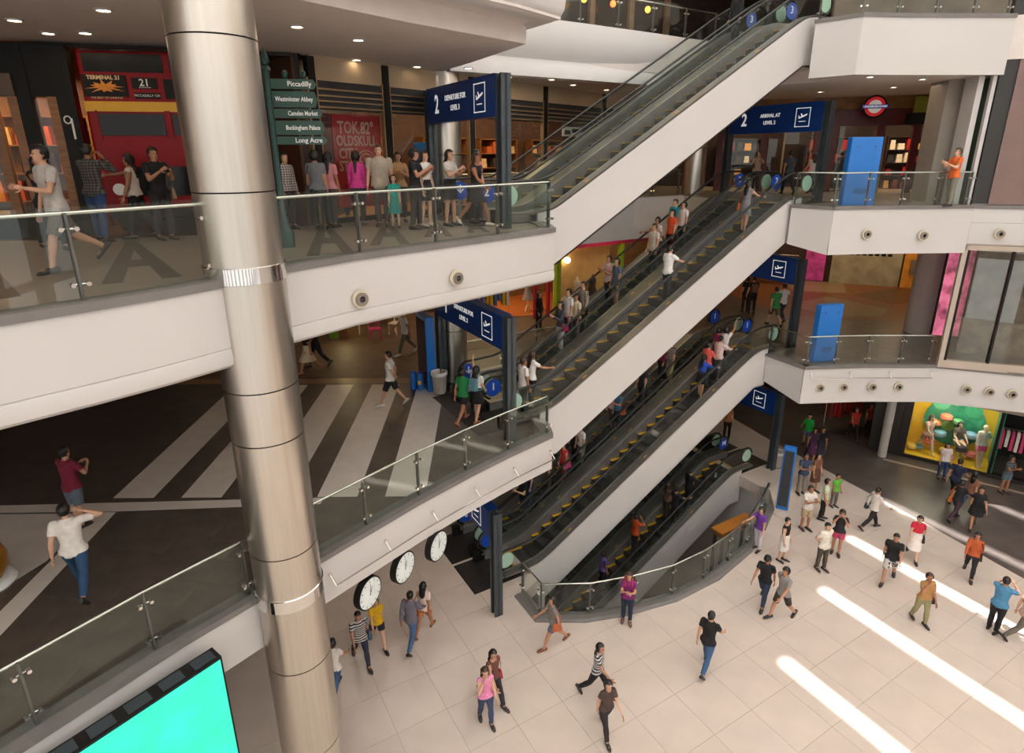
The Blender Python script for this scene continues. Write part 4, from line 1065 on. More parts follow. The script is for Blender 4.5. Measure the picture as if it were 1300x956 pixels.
# ================================================================== RIGHT SIDE SHOPS
R2 = Line((7.5, 28.1), (22, 23.75))
oxb = M('oxblood_fascia', hexc('5c1414'), .4, var=.1); rs_ = thing('shop_front', 'dark red shop front with glowing interior under the round station sign', 'shopfront')
R2.box(0, 15, -.2, 0, 13.25, 13.9, oxb, 'fascia', rs_); R2.box(0, 15, -.4, -.1, 13.9, 14.38, M('amber_bulkhead', hexc('8a5a20'), .5, var=.3), 'bulkhead', rs_)
for a in (1.8, 3.6, 5.7, 6.3, 8.0, 9.3, 11.2): R2.box(a-.13, a+.13, -.15, .05, 10.6, 13.3, oxb, 'pilaster', rs_)
for a in (4.4, 8.2): R2.box(a-.03, a+.03, -.12, .06, 10.6, 13.2, brass, 'trim', rs_)
for a0, a1 in ((2.0, 3.4), (3.8, 5.5), (6.5, 7.8), (9.5, 11.0)): R2.box(a0, a1, -.08, -.06, 10.62, 13.25, shop_g, 'pane', rs_)
R2.box(-1, 16, -4.2, -4.0, 10.6, 14.38, M('shop_wall_dark', hexc('2a1812'), .6, var=.3), 'wall_right_shop', None, True)
for a, lab in ((3.0, 'dark wooden shelf behind the red shop glass, beside the blue overhead sign'), (6.9, 'dark wooden shelf behind the red shop glass, behind the bright blue totem'), (10.2, 'dark wooden shelf behind the red shop glass, beside the lime board')):
    q = R2.at(a, -3.0, 10.6); shelf_unit(q[0], q[1], 10.6, R2.rz, 2.2, 2.3, .5, lab, 4, 6, ['7a3020', '303238', 'd8a860', 'a01818', '40302a', 'e8e0d0'], m=M('dark_wood', hexc('3a2416'), .5), glabel='goods on the shelf '+lab.split('shelf ')[1], fill=.7)
R2.box(9.0, 9.95, .05, .12, 13.72, 14.32, M('lime_board', hexc('8f8a10'), .6), 'board', rs_); R2.box(8.8, 10.4, .0, .14, 13.28, 13.70, black, 'sign_band', rs_)
for a in (3, 6.8, 10): shop_light('red_shop_lamp', R2.at(a, -1.6, 14.2), (1.6, 1), 130)
rd = thing('roundel_sign', 'round red ring sign with blue name bar hanging over the red shop', 'sign', R2.at(7.5, .55, 13.95), R2.rz)
MB().disc((0, .0, 0), (0, -1, 0), .62, .04, 40).build('backing', black, rd, 40)
rg = MB(); N = 40; vs_ = []
for r, d in ((.52, -.045), (.52, -.085), (.355, -.085), (.355, -.045)): vs_ += [(r*math.cos(2*PI*j/N), d, r*math.sin(2*PI*j/N)) for j in range(N)]
rg.add(vs_, [(i*N+j, i*N+(j+1)%N, ((i+1)%4)*N+(j+1)%N, ((i+1)%4)*N+j) for i in range(4) for j in range(N)]); rg.build('ring', M('roundel_red', hexc('d8242c'), .4, var=.03, emit=.4), rd, 40)
MB().disc((0, -.045, 0), (0, -1, 0), .36, .02, 36).build('disc', M('roundel_white', hexc('e8e2d8'), .4, emit=.3), rd)
bb = MB().box(-.66, .66, -.13, -.07, -.10, .10).build('name_bar', M('roundel_blue', hexc('1a2a8c'), .4, emit=.3), rd); text('UNDERGROUND', .155, lit_print, bb, (0, -.134, 0), (1, 0, 0), bold=.004)
MB().tube([(0, .02, .5), (0, .02, 1.2)], .02, 6).build('hanger', black, rd)
rd.scale = (.70, .9, .70)
# pier and lift glazing at the right of the upper floor
struct('wall_pier', MB().prism([(13.85, 20.35), (14.45, 20.2), (14.6, 21.2), (14.0, 21.4)], 10.6, 14.38), M('pier_grey', hexc('9c9288'), .6, var=.04))
RP = Line((14.35, 18.86), (18.5, 17.45))
ww = MB()
struct('trim_20', MB().wallbox((14.12, 19.2), (14.22, 19.9), 10.6, 14.38, .16), white); struct('trim_21', MB().wallbox((14.30, 18.95), (14.34, 19.12), 10.6, 14.38, .1), white)
win = struct('window_1', MB().wallbox((14.20, 19.85), (14.33, 19.1), 10.65, 14.3, .03), M('dark_green_glass', hexc('3a463c'), .1))
RP.box(-.05, .36, -.3, -.02, 10.6, 16.6, M('black_frame', (.02, .018, .016), .4), 'trim_22', None, True)
RP.box(.36, 4.4, -.3, .03, 10.66, 16.6, M('mauve_panel', hexc('7a625c'), .55, var=.05), 'wall_mauve', None, True)
RP.box(-.05, 4.4, -.3, .0, 10.52, 10.68, ledge_m, 'trim_23', None, True)
# framed glazing of the middle floor, right
fz = thing('glazed_screen', 'tall framed glazing with black mullion above the spotlit fascia', 'window', RP.at(0, 0, 5.3))
def rp(a0, a1, d0, d1, z0, z1, m, nm):
    b = RP.box(a0, a1, d0, d1, z0, z1, m, nm, None); b.parent = fz; b.matrix_parent_inverse = Matrix.Translation(-Vector(RP.at(0, 0, 5.3))); return b
bei = M('beige_frame', hexc('b4a596'), .5, var=.03)
rp(-.02, 4.4, -.18, .02, 5.3, 5.56, bei, 'sill'); rp(-.02, .12, -.15, .02, 5.56, 9.4, bei, 'jamb'); rp(-.02, 4.4, -.15, .02, 9.24, 9.4, bei, 'head')
for a in (.16, 1.36, 2.6, 3.8): rp(a-.03, a+.03, -.1, .03, 5.56, 9.24, black, 'mullion')
for a0, a1 in ((.2, 1.32), (1.4, 2.56), (2.64, 3.76)): rp(a0, a1, -.06, -.045, 5.58, 9.22, glass_mat('screen_glass', (.80, .80, .77), 2.2), 'pane')
RP.box(.0, 4.4, .0, .03, 9.42, 10.05, bei, 'trim_24', None, True)
# inside that glazing and behind the grey column
PS = Line((15.2, 20.6), (20, 19.0))
pk_ = thing('light_panel', 'pink and yellow patterned light panel behind the framed glazing', 'panel'); PS.box(.0, .8, -.05, 0, 5.9, 9.2, M('pink_light_panel', hexc('e06888'), .5, var=.7, scale=3, emit=.6), 'panel', pk_); PS.box(-.05, 0, -.07, .02, 5.9, 9.2, black, 'edge', pk_); PS.box(.8, .85, -.07, .02, 5.9, 9.2, black, 'edge', pk_)
PS.box(.85, 5, -.1, -.02, 5.3, 9.3, M('printed_hoarding', hexc('8c7c6c'), .5, var=.45, scale=2.2), 'wall_hoarding', None, True)
R1 = Line((13.2, 34.6), (24, 30.0))
rs1 = thing('shop_front', 'far row of shop fronts with pink panel, pale printed wall and orange kiosk', 'shopfront')
R1.box(-3, 12, -.4, -.1, 5.3, 9.2, M('shop_row_brown', hexc('3a2620'), .6, var=.3), 'back_wall', rs1)
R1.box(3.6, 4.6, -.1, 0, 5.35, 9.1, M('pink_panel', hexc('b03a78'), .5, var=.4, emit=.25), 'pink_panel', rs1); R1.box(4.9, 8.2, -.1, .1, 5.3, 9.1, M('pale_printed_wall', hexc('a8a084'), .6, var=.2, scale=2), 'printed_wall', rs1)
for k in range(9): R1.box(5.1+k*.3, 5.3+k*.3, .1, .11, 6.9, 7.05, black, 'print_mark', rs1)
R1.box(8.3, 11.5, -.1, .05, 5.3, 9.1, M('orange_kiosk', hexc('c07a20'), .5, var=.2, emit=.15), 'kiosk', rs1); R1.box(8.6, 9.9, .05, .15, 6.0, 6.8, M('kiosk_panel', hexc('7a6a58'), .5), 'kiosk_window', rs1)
for x, y, lab, wh in ((14.6, 32.4, 'clothes rack in the dim shop row before the pink panel', 'before the pink panel'), (12.6, 32.8, 'clothes rack in the dim shop row behind the blue overhead sign', 'behind the blue overhead sign')): rack(x, y, 5.31, -.4, 2, lab, ['303238', '40302a', 'e0c090', 'a83848', '7a3020'], 9, 1.6, 1.0, wh)
shop_light('row_lamp', (16, 31.5, 9.1), (5, 2), 110); shop_light('row_lamp', (20.5, 29.5, 9.1), (3, 2), 90); shop_light('row_lamp', (12, 30, 9.1), (3, 2), 35); shop_light('hoarding_lamp', (17.5, 18.6, 9.2), (3, .6), 30)
ad = thing('poster', 'tall dark poster panel with magenta figure behind the grey round column', 'poster', (18.0, 23.3, 5.3), -.6); MB().box(-.35, .35, 0, .06, .6, 2.7).build('sheet', M('poster_dark', hexc('2a1418'), .4), ad); MB().lathe([(.10, .75), (.17, .95), (.13, 1.3), (.17, 1.6), (.06, 1.72)], 10, (0, -.01, 0)).build('printed_figure', M('poster_magenta', hexc('b02458'), .5), ad); MB().box(-.35, .35, -.02, 0, .0, .62).build('frame', black, ad)

# ================================================================== GROUND FLOOR SHOPS, RIGHT
GW = Line((13.3, 24.3), (16.2, 22.56)); SW = Line((16.2, 22.56), (20.2, 19.6))
dkf = M('charcoal_facade', hexc('241d1a'), .45, var=.1)
struct('wall_ground', MB().wallbox((11.0, 29.5), (13.0, 26.5), 0, 4.36, .2).wallbox(GW.at(2.35, 0, 0), GW.at(3.38, 0, 0), 0, 4.36, .3), dkf)
struct('wall_ground_back', MB().wallbox((10, 31), (24, 27), 0, 4.36, .2), M('ground_shop_back', hexc('3c1512'), .6, var=.4))
gcol = thing('round_column', 'slim column, white above and grey below, beside the window of mannequins', 'column', (15.55, 22.45, 0))
MB().lathe([(.16, 0), (.16, 1.55)], 20).build('lower', conc, gcol, 40); MB().lathe([(.165, 1.55), (.165, 4.0)], 20).build('upper', white, gcol, 40)
sw = thing('shop_window', 'bright yellow display window frame with pale timber head', 'window')
SW.box(.0, .28, -.25, .02, 0, 3.98, dkf, 'pier', sw); SW.box(.28, 5, -.25, .02, 0, .14, dkf, 'plinth', sw); SW.box(.28, 5, -.25, .05, 2.75, 3.98, M('pale_timber', hexc('b8a894'), .5, var=.1, stretch=(1, 1, 9)), 'head', sw)
SW.box(3.05, 3.15, -.15, .02, .14, 2.75, black, 'mullion', sw); SW.box(.3, 3.05, -.04, -.03, .14, 2.75, shop_g, 'pane', sw)
yel = M('display_yellow', hexc('d8b41c'), .55, var=.06); teal = M('display_teal', hexc('2f8a6a'), .5, var=.4, scale=3)
SW.box(.28, 3.1, -1.5, -1.45, .14, 2.75, yel, 'backdrop', sw); SW.box(.28, 3.1, -1.5, -.05, .10, .15, yel, 'display_floor', sw); SW.box(3.1, 3.2, -1.5, -.1, .14, 2.75, teal, 'side_panel', sw); SW.box(.25, .30, -1.5, -.1, .14, 2.75, yel, 'side_panel', sw)
SW.box(.28, 3.2, -1.5, -.1, 2.75, 2.8, black, 'display_ceiling', sw)
shop_light('window_lamp', SW.at(1.7, -.45, 2.7), (2.4, .5), 80, (1, .9, .7), (0, 0, SW.rz))
mg = thing('display_backboard', 'teal round backboard with a stack of giant macarons behind the mannequins', 'display'); c = SW.at(1.75, -1.4, 1.45)
MB().disc(c, (SW.n.x, SW.n.y, 0), 1.05, .05, 36).build('board', teal, mg)
for k, (a, z, r) in enumerate(((1.2, 2.2, .3), (1.7, 2.45, .25), (2.3, 2.1, .3), (1.55, 1.25, .22))):
    MB().disc(SW.at(a, -1.34, z), (SW.n.x, SW.n.y, 0), r, .03, 24).build('leaf', M('display_leaf%d' % k, hexc(['58b088', '7cc0a0', '3c9870', '88c060'][k]), .5), mg)
mac = ['e87858', 'f0a050', '78b0c8', 'e8809c', '6cb078', 'e05838', 'f0c848', '88b8d8', 'd87068', '5c9cc0', 'f0d060', 'e090b0']
mcn = ['coral', 'apricot', 'sky blue', 'rose', 'leaf green', 'vermilion', 'lemon', 'powder blue', 'salmon', 'steel blue', 'butter yellow', 'candy pink']
spots_ = [(1.45, -1.0, 1.75, .22), (1.15, -1.05, 1.4, .2), (1.35, -1.0, .98, .24), (2.1, -1.0, .75, .24), (1.85, -1.1, 1.6, .2), (1.05, -.95, .55, .22), (1.6, -.8, .35, .18), (2.35, -1.05, 1.15, .24), (2.5, -.9, .4, .2), (.75, -.7, .32, .15), (.5, -.6, .30, .19), (1.85, -.5, .27, .14)]
for (a, d, z, r), col, cn in zip(spots_, mac, mcn):
    t = thing('giant_macaron', cn+' giant macaron prop in the yellow display window', 'prop', SW.at(a, d, z), SW.rz, 'macaron props'); m = M('mac_'+col, hexc(col), .6, var=.08)
    MB().lathe([(0.01, -r*.55), (r*.75, -r*.5), (r, -r*.2), (r*.96, -r*.08)], 18).build('shell', m, t, 60); MB().lathe([(r*.96, r*.08), (r, r*.2), (r*.75, r*.5), (0.01, r*.55)], 18).build('shell', m, t, 60); MB().lathe([(r*.9, -r*.09), (r*.9, r*.09)], 18).build('filling', paper, t)
# right of the window: open shop with hanging clothes
SW.box(3.2, 7, -2.6, -2.5, 0, 2.8, black, 'wall_ground_right', None, True)
q = SW.at(3.75, -.7, 0); rack(q[0], q[1], .004, SW.rz, 1.1, 'clothes rack with red and teal garments beside the yellow window', ['c83040' if False else 'a83848', '58a070', 'e8e0d0', 'd84878'], 7, 1.9, .8, 'beside the yellow window')
q = GW.at(1.2, -1.6, 0); rack(q[0], q[1], .004, .2, 1.8, 'clothes rack of crimson garments in the dark ground floor shop', ['a83848', 'a01818', '7a3020'], 8, 1.6, .9, 'in the dark ground floor shop')
shop_light('ground_lamp', (14.2, 26.0, 4.2), (3, 2), 30); shop_light('ground_lamp', (12.2, 27.5, 4.2), (2, 2), 22); shop_light('ground_left_lamp', (-4, 15, 4.25), (5, 3), 60, (1, .85, .68))
pv = M('pale_kerb_stone', hexc('a8988a'), .5)
struct('trim_25', MB().wallbox((15.4, 22.1), (20.0, 18.75), .0, .012, .14), pv)

# ================================================================== TOP FLOOR
T3 = Line(S(-6, -7.2), S(16, -8.0))
T3.box(0, 24, -.3, -.1, 15.9, 20.2, M('top_shop_wall', hexc('2a1a12'), .6, var=.35), 'wall_top', None, True)
tf = thing('shop_front', 'top floor cafe front with amber pendant lamps behind the glass rail', 'shopfront')
for a in (8.2, 9.6, 11.2, 13.0, 15, 17): T3.box(a-.12, a+.12, -.1, .05, 15.9, 20.2, M('top_pilaster', hexc('7a6450'), .5, var=.2), 'pilaster', tf)
for a0, a1 in ((8.4, 9.4), (9.8, 11.0), (11.4, 12.8), (13.2, 14.8)): T3.box(a0, a1, -.05, .0, 16.0, 19.8, shop_g, 'pane', tf)
for a, col in ((12.2, 'ffb040'), (13.6, 'ff6a30'), (15.4, 'ffb040')):
    t = thing('pendant_lamp', ('amber' if col[2] == 'b' else 'red')+' pendant lamp over the top floor cafe at a %s' % {12.2: 'pilaster', 13.6: 'wide pane', 15.4: 'corner'}[a], 'lamp', T3.at(a, .5, 17.6)); MB().ell((0, 0, 0), (.11, .11, .12)).build('globe', M('pendant_'+col, hexc(col), .4, emit=5), t, 60); MB().tube([(0, 0, .1), (0, 0, 2.5)], .008, 5).build('cord', black, t)
shop_light('top_lamp', T3.at(12, .5, 20), (6, 1.5), 120)
T4 = Line((10.5, 21.5), (24, 20)); T4.box(0, 14, -.3, -.1, 15.9, 20.2, M('top_right_wall', hexc('6a5c50'), .5, var=.4, scale=1), 'wall_top_right', None, True)
PEOPLE = [
    (10.78, 19.55, 0.004, 10, 1.7, 'm', 'fold', '37435a/s', 'T8f857c', 'short', 'person in navy polo and grey trousers with folded arms beside the slim blue totem', '', '2a2624', {}),
    (9.89, 17.35, 0.004, 15, 1.68, 'm', 'phone', 'dcd2c8/s', 'Sb8a282', 'short', 'person in white polo and khaki shorts looking at a phone', '', '2a2624', {}),
    (10.75, 17.94, 0.004, 60, 1.58, 'f', 'stand', 'c9d3b0/s', 'T1c1a1c', 'bob', 'person in pale green blouse and black trousers beside the boy in green', '', '2a2624', {}),
    (11.56, 18.71, 0.004, 20, 1.3, 'm', 'stand', '5fae3c/s', 'T6c6864', 'short', 'child in bright green shirt standing behind the pale green blouse', '', '2a2624', {}),
    (10.26, 16.05, 0.004, 330, 1.62, 'f', 'camera', '26242a/s', 'Sc04868', 'bob', 'person in black shirt and pink shorts raising a camera', '', '2a2624', {}),
    (9.41, 15.3, 0.004, 15, 1.66, 'm', 'hipback', 'd8cfc2/s', 'T4a4438', 'short', 'elderly person in cream shirt and olive trousers with hands behind the back', '', '2a2624', {}),
    (7.86, 16.27, 0.004, 300, 1.58, 'f', 'rail', '6a3690/s', 'Td0c8d0', 'bob', 'person in purple top and pale trousers touching the pit rail', '', '2a2624', {}),
    (8.41, 15.72, 0.004, 40, 1.56, 'f', 'stand', '1c1a1c/n', 'Kd8d2ce', 'short', 'person in black vest and white skirt beside the pit rail', '', '2a2624', {}),
    (7.05, 13.88, 0.004, 320, 1.66, 'm', 'walk', '1a191c/s', 'T2c3a52', 'cap', 'person in black vest, cap and dark jeans striding past the pit', '', '2a2624', {}),
    (7.33, 13.33, 0.004, 290, 1.68, 'm', 'walk2', '8d8884/s', 'S3c3128', 'bob', 'long haired person in grey tee and dark shorts walking', '', '2a2624', {}),
    (4.75, 11.67, 0.004, 140, 1.72, 'm', 'walk', '19181a/s', 'T39587e', 'short', 'person in black tee and blue jeans walking away from the viewer', '', '2a2624', {}),
    (12.13, 17.37, 0.004, 95, 1.62, 'm', 'walk', 'd6cdc6/l', 'T232024', 'short', 'person in loose white shirt and black trousers carrying a navy bag', 'side:26344a:navy cloth bag carried by the person in loose white shirt', '2a2624', {}),
    (11.14, 14.76, 0.004, 320, 1.7, 'm', 'walk2', '151416/s', 'S4e4a4c', 'short', 'person in black polo and camouflage shorts walking', '', '2a2624', {'pat': 'camo'}),
    (12.56, 15.84, 0.004, 330, 1.58, 'f', 'walk', 'c4273c/s', 'Kdcd2cc', 'bob', 'person in red blouse and white skirt', 'side:1c1818:black handbag of the person in red blouse', '2a2624', {}),
    (11.01, 13.13, 0.004, 355, 1.6, 'f', 'face', 'a87e4c/s', 'T8a8460', 'bob', 'person in tan shirt and olive trousers with a hand at the face', 'side:201c1c:small black bag of the person in tan shirt', '2a2624', {}),
    (13.7, 14.98, 0.004, 320, 1.58, 'f', 'walk', 'b4562c/l', 'T1e1c20', 'bob', 'person in rust orange shirt and black trousers', 'side:241c18:dark shoulder bag of the person in rust orange shirt', '2a2624', {}),
    (12.76, 12.81, 0.004, 120, 1.7, 'm', 'camera', '4c86ac/s', 'T1a191c', 'short', 'person in sky blue shirt and black trousers photographing', '', '2a2624', {}),
    (13.23, 12.51, 0.004, 80, 1.66, 'm', 'walk', 'cfa898/s', 'T6c645c', 'short', 'person in pink top and grey trousers walking past the sky blue shirt', '', '2a2624', {}),
    (18.35, 19.53, 0.004, 15, 1.56, 'f', 'phone', '6c7078/s', 'S54707c', 'bob', 'person in striped tee and denim shorts leaning by the hanging clothes', '', '2a2624', {'pat': 'stripe'}),
    (16.74, 20.57, 0.004, 345, 1.55, 'f', 'stand', 'e0d2cc/s', 'T2f4468', 'long', 'person in white floral top and jeans before the yellow window', '', '2a2624', {}),
    (16.12, 19.12, 0.004, 120, 1.7, 'm', 'walk', '232a44/s', 'T191a22', 'short', 'person in navy shirt and dark trousers striding past the yellow window', '', '2a2624', {}),
    (16.08, 18.32, 0.004, 110, 1.6, 'f', 'walk2', '8a5c48/s', 'T3a5276', 'long', 'brown haired person in tan top and blue jeans', '', '2a2624', {}),
    (15.3, 17.85, 0.004, 110, 1.58, 'f', 'walk', '1d1a1c/s', 'T3a2430', 'bob', 'person in black top and plum trousers', 'side:c8662c:orange handbag of the person in plum trousers', '2a2624', {}),
    (15.62, 17.39, 0.004, 330, 1.6, 'f', 'walk2', '171618/s', 'M171618', 'bob', 'person in black dress walking on the dark paving', 'side:1a1818:black bag of the person in black dress', '2a2624', {}),
    (12.7, 23.24, 0.004, 330, 1.6, 'f', 'reach', '23a03c/l', 'S6c7488', 'bob', 'person in bright green top and denim shorts on the dark paving', '', '2a2624', {}),
    (12.37, 22.06, 0.004, 330, 1.58, 'f', 'walk', '3a2038/s', 'K4a2046', 'long', 'person in plum dress walking behind the bright green top', '', '2a2624', {}),
    (12.66, 21.99, 0.004, 330, 1.6, 'f', 'walk2', '1c1a22/s', 'K2c2838', 'bob', 'person in dark dress beside the plum dress', '', '2a2624', {}),
    (15.11, 23.96, 0.004, 350, 1.6, 'f', 'walk', 'c23428/s', 'T201c1e', 'long', 'person in red top at the dark ground floor shop', '', '2a2624', {}),
    (15.95, 24.26, 0.004, 350, 1.6, 'f', 'stand', '8c2a20/s', 'T201c1e', 'bob', 'person in dark red top deeper in the ground floor shop', '', '2a2624', {}),
    (9.6, 24.18, 0.004, 170, 1.62, 'f', 'stand', 'a8683c/s', 'T1c1a1c', 'bob', 'person in ochre top standing behind the sunken escalators', '', '2a2624', {}),
    (11.33, 19.71, 0.004, 20, 1.6, 'f', 'stand', '7a5038/s', 'K5c3c2c', 'long', 'person in brown dress behind the navy polo', '', '2a2624', {}),
    (1.02, 12.39, 0.004, 285, 1.6, 'f', 'walk', '7c7874/s', 'S5a6478', 'long', 'long haired person in grey top and denim shorts', 'side:b0603c:brown shoulder bag of the person in grey top and denim shorts', '7a4a34', {}),
    (3.08, 13.22, 0.004, 350, 1.6, 'f', 'phone', '7a1c64/s', 'T1f2a40', 'bob', 'person in magenta tee and dark jeans looking at a phone by the pit', 'back:b43830:red backpack of the person in magenta tee', '6a4438', {}),
    (1.94, 10.88, 0.004, 60, 1.6, 'f', 'walk', 'c8c4c4/s', 'T1c1a1e', 'long', 'long haired person in striped top and black leggings', 'side:cfc4b0:cream shoulder bag of the striped top', '2a2624', {'pat': 'stripe'}),
    (2.0, 9.92, 0.004, 20, 1.55, 'f', 'walk2', '4a3a34/s', 'T2a2426', 'bob', 'person in brown top behind the striped top walker', '', '2a2624', {}),
    (-0.63, 10.2, 0.004, 20, 1.58, 'f', 'face', 'e088b0/n', 'T3a4460', 'long', 'person in pink tank top touching the hair', '', '2a2624', {}),
    (-0.49, 10.72, 0.004, 40, 1.6, 'f', 'walk', '6a4438/n', 'T2c2a30', 'long', 'dark haired person in brown top carrying a red purse', 'side:a8243c:small red purse of the brown top', '2a2624', {}),
    (-2.64, 12.44, 0.004, 165, 1.7, 'm', 'walk', '6c6874/l', 'T445f84', 'short', 'person in grey long sleeved shirt and blue jeans beneath the clocks', '', '2a2624', {}),
    (-2.37, 12.87, 0.004, 165, 1.6, 'f', 'walk2', 'e6cfc4/s', 'Sb87048', 'long', 'person in cream top and tan shorts beneath the clocks', 'side:a85428:tan leather bag of the cream top', '8a5a3c', {}),
    (-3.82, 11.87, 0.004, 30, 1.66, 'm', 'walk', '1e1c20/s', 'T262c3c', 'short', 'person in black patterned shirt and dark jeans beneath the clocks', 'side:3c5a74:small blue bag of the black patterned shirt', '2a2624', {'pat': 'stripe'}),
    (-3.52, 12.42, 0.004, 30, 1.58, 'f', 'walk', 'd8a818/s', 'S2a2c34', 'bob', 'person in bright yellow top beneath the clocks', '', '2a2624', {}),
    (-4.21, 11.0, 0.004, 170, 1.6, 'f', 'walk', 'ded4cc/s', 'T3c5678', 'bob', 'person in white top and jeans beside the big column', 'side:a02c44:crimson bag of the white top beside the big column', '2a2624', {}),
    (-3.47, 15.84, 5.308, 270, 1.68, 'm', 'hipwalk', 'e4dcd4/s', 'S1c1c20', 'short', 'person in white shirt and black shorts walking across the stripes', '', 'c8c4c0', {}),
    (-8.45, 10.05, 5.308, 165, 1.7, 'm', 'fold', '7a1c34/s', 'S5c6874', 'short', 'person in maroon tee and grey shorts on the dark tiles', '', '2a2624', {}),
    (-7.12, 8.19, 5.308, 205, 1.72, 'm', 'scratch', 'e8e0d8/s', 'T2a4a6c', 'short', 'person in white tee and blue jeans with a hand at the head', '', '2a2624', {}),
    (-1.33, 14.7, 5.308, 150, 1.58, 'f', 'walk', '1f8044/s', 'S1c1a1c', 'bob', 'person in green tee and black shorts at the escalator landing', '', 'a86848', {}),
    (-0.95, 14.75, 5.308, 150, 1.58, 'f', 'upl', 'dcd4cc/s', 'M191818', 'long', 'person in white top and black skirt raising an arm', 'back:5c8c94:teal backpack of the raised arm', 'a86848', {}),
    (-3.84, 20.47, 5.308, 300, 1.72, 'm', 'walk', 'cfc6bc/s', 'T5c5a4c', 'short', 'person in white tee and olive trousers in the dim shop', '', 'c8c4c0', {}),
    (-6.76, 18.63, 5.308, 300, 1.62, 'f', 'walk', '1c1a1c/s', 'Kd0bc98', 'bob', 'person in black top and beige skirt in the dim shop', '', 'a86848', {}),
    (-6.64, 19.17, 5.308, 300, 1.66, 'm', 'walk2', '1d1b22/s', 'T1e1d24', 'short', 'person in dark clothes beside the beige skirt', '', '2a2624', {}),
    (10.91, 23.9, 5.308, 185, 1.7, 'm', 'walk', '2f7c3c/s', 'S5a4c3c', 'short', 'person in green tee and brown shorts beyond the escalator top', '', '2a2624', {}),
    (11.55, 24.63, 5.308, 185, 1.66, 'm', 'walk2', 'd4ccc8/s', 'T30303c', 'short', 'person in white shirt beside the green tee', '', '2a2624', {}),
    (10.78, 25.97, 5.308, 180, 1.68, 'm', 'stand', '2c2422/s', 'T1e1c20', 'short', 'person in dark top with brown backpack', 'back:7a4a30:brown backpack of the dark top', '2a2624', {}),
    (10.6, 26.26, 5.308, 180, 1.62, 'f', 'stand', '201c1e/s', 'T262228', 'bob', 'person in black beside the brown backpack', '', '2a2624', {}),
    (1.1, 23.4, 5.308, 60, 1.62, 'f', 'stand', '141216/l', 'T141216', 'long', 'person in black coat beside the crimson door frame', '', '2a2624', {}),
    (-6.54, 8.75, 10.608, 330, 1.8, 'm', 'walkphone', 'b8aea6/s', 'S6a6058', 'short', 'person in grey polo holding a phone near the glass', '', '2a2624', {}),
    (-8.18, 10.72, 10.608, 60, 1.64, 'f', 'reach', '2a2224/s', 'T221e20', 'long', 'dark haired person reaching out behind the grey polo', '', '2a2624', {}),
    (-7.97, 11.71, 10.608, 175, 1.82, 'm', 'camera', '6c665e/l', 'T34507a', 'short', 'person in black and white checked shirt photographing the bus', '', '2a2624', {'pat': 'check'}),
    (-7.61, 12.39, 10.608, 285, 1.66, 'f', 'reach', 'ddd0c4/n', 'T17161a', 'long', 'person in white sleeveless top reaching towards the bus', '', '2a2624', {}),
    (-6.9, 12.0, 10.608, 60, 1.76, 'm', 'phone', '151418/s', 'T2a2628', 'short', 'person in black tee beside the big column', 'side:8c7458:khaki bag of the black tee beside the big column', '2a2624', {}),
    (-5.03, 13.76, 10.608, 60, 1.66, 'f', 'stand', '5a4644/l', 'T241f22', 'bob', 'person in brown checked shirt beside the finger post', '', '2a2624', {'pat': 'check'}),
    (-5.07, 14.91, 10.608, 20, 1.74, 'm', 'stand', 'd0c6bc/s', 'T2c3448', 'short', 'person in white printed tee behind the grey top', '', '2a2624', {}),
    (-4.29, 13.58, 10.608, 190, 1.7, 'f', 'stand', '6e7076/s', 'T1c1b1e', 'bob', 'person in grey top with black shoulder strap', 'side:221e1e:black shoulder bag of the grey top', '2a2624', {}),
    (-4.14, 14.03, 10.608, 160, 1.66, 'f', 'stand', 'cf8890/s', 'T3a3236', 'long', 'long haired person in pale pink top', 'side:b07c3c:tan bag of the pale pink top', '2a2624', {}),
    (-3.58, 14.32, 10.608, 180, 1.68, 'f', 'stand', 'e0489c/l', 'T1a191c', 'pony', 'person in hot pink top with long dark hair before the red poster', '', '2a2624', {}),
    (-4.16, 15.79, 10.608, 20, 1.66, 'm', 'stand', 'c8c4c0/s', 'T3a3c44', 'short', 'person in pale tee hidden behind the hot pink top', '', '2a2624', {}),
    (-3.0, 14.13, 10.608, 5, 1.82, 'm', 'stand', 'b4a696/s', 'T3a3534', 'short', 'stout person in beige polo before the glazed shop', '', '2a2624', {'wide': 1.2}),
    (-2.64, 13.8, 10.608, 10, 1.15, 'f', 'stand', '1fa89c/s', 'K2a8c84', 'bob', 'small child in teal dress before the beige polo', '', '2a2624', {}),
    (-2.75, 15.14, 10.608, 10, 1.66, 'f', 'fold', 'b89468/s', 'T2a2628', 'bob', 'person in tan wrap top beside the beige polo', '', '2a2624', {}),
    (-2.13, 13.62, 10.608, 80, 1.74, 'm', 'phone', '1b1a1e/s', 'T2a2624', 'cap', 'person in black tee and cap looking at a phone', '', '2a2624', {}),
    (-1.97, 14.08, 10.608, 60, 1.68, 'f', 'stand', 'e8e2da/s', 'M1c1b1e', 'long', 'person in white shirt and dark skirt beside the cap', '', 'd8c8b8', {}),
    (-1.42, 14.21, 10.608, 60, 1.7, 'f', 'phone', 'c8c0b8/s', 'M1a181b', 'long', 'person in grey top and black skirt with a red belt', '', '2a2624', {}),
    (-0.82, 14.18, 10.608, 60, 1.68, 'f', 'walk', '231d1e/n', 'M1e1a1c', 'long', 'person in black dress and heels behind the sign post', '', 'e0d6c8', {}),
    (-0.84, 14.86, 10.608, 60, 1.7, 'f', 'stand', 'c87880/s', 'T2a2628', 'bob', 'person in rose top behind the black dress', '', '2a2624', {}),
    (-5.99, 15.13, 10.608, 180, 1.78, 'm', 'walk', '151214/l', 'T151214', 'short', 'dark silhouette of a person in the arcade', '', '2a2624', {}),
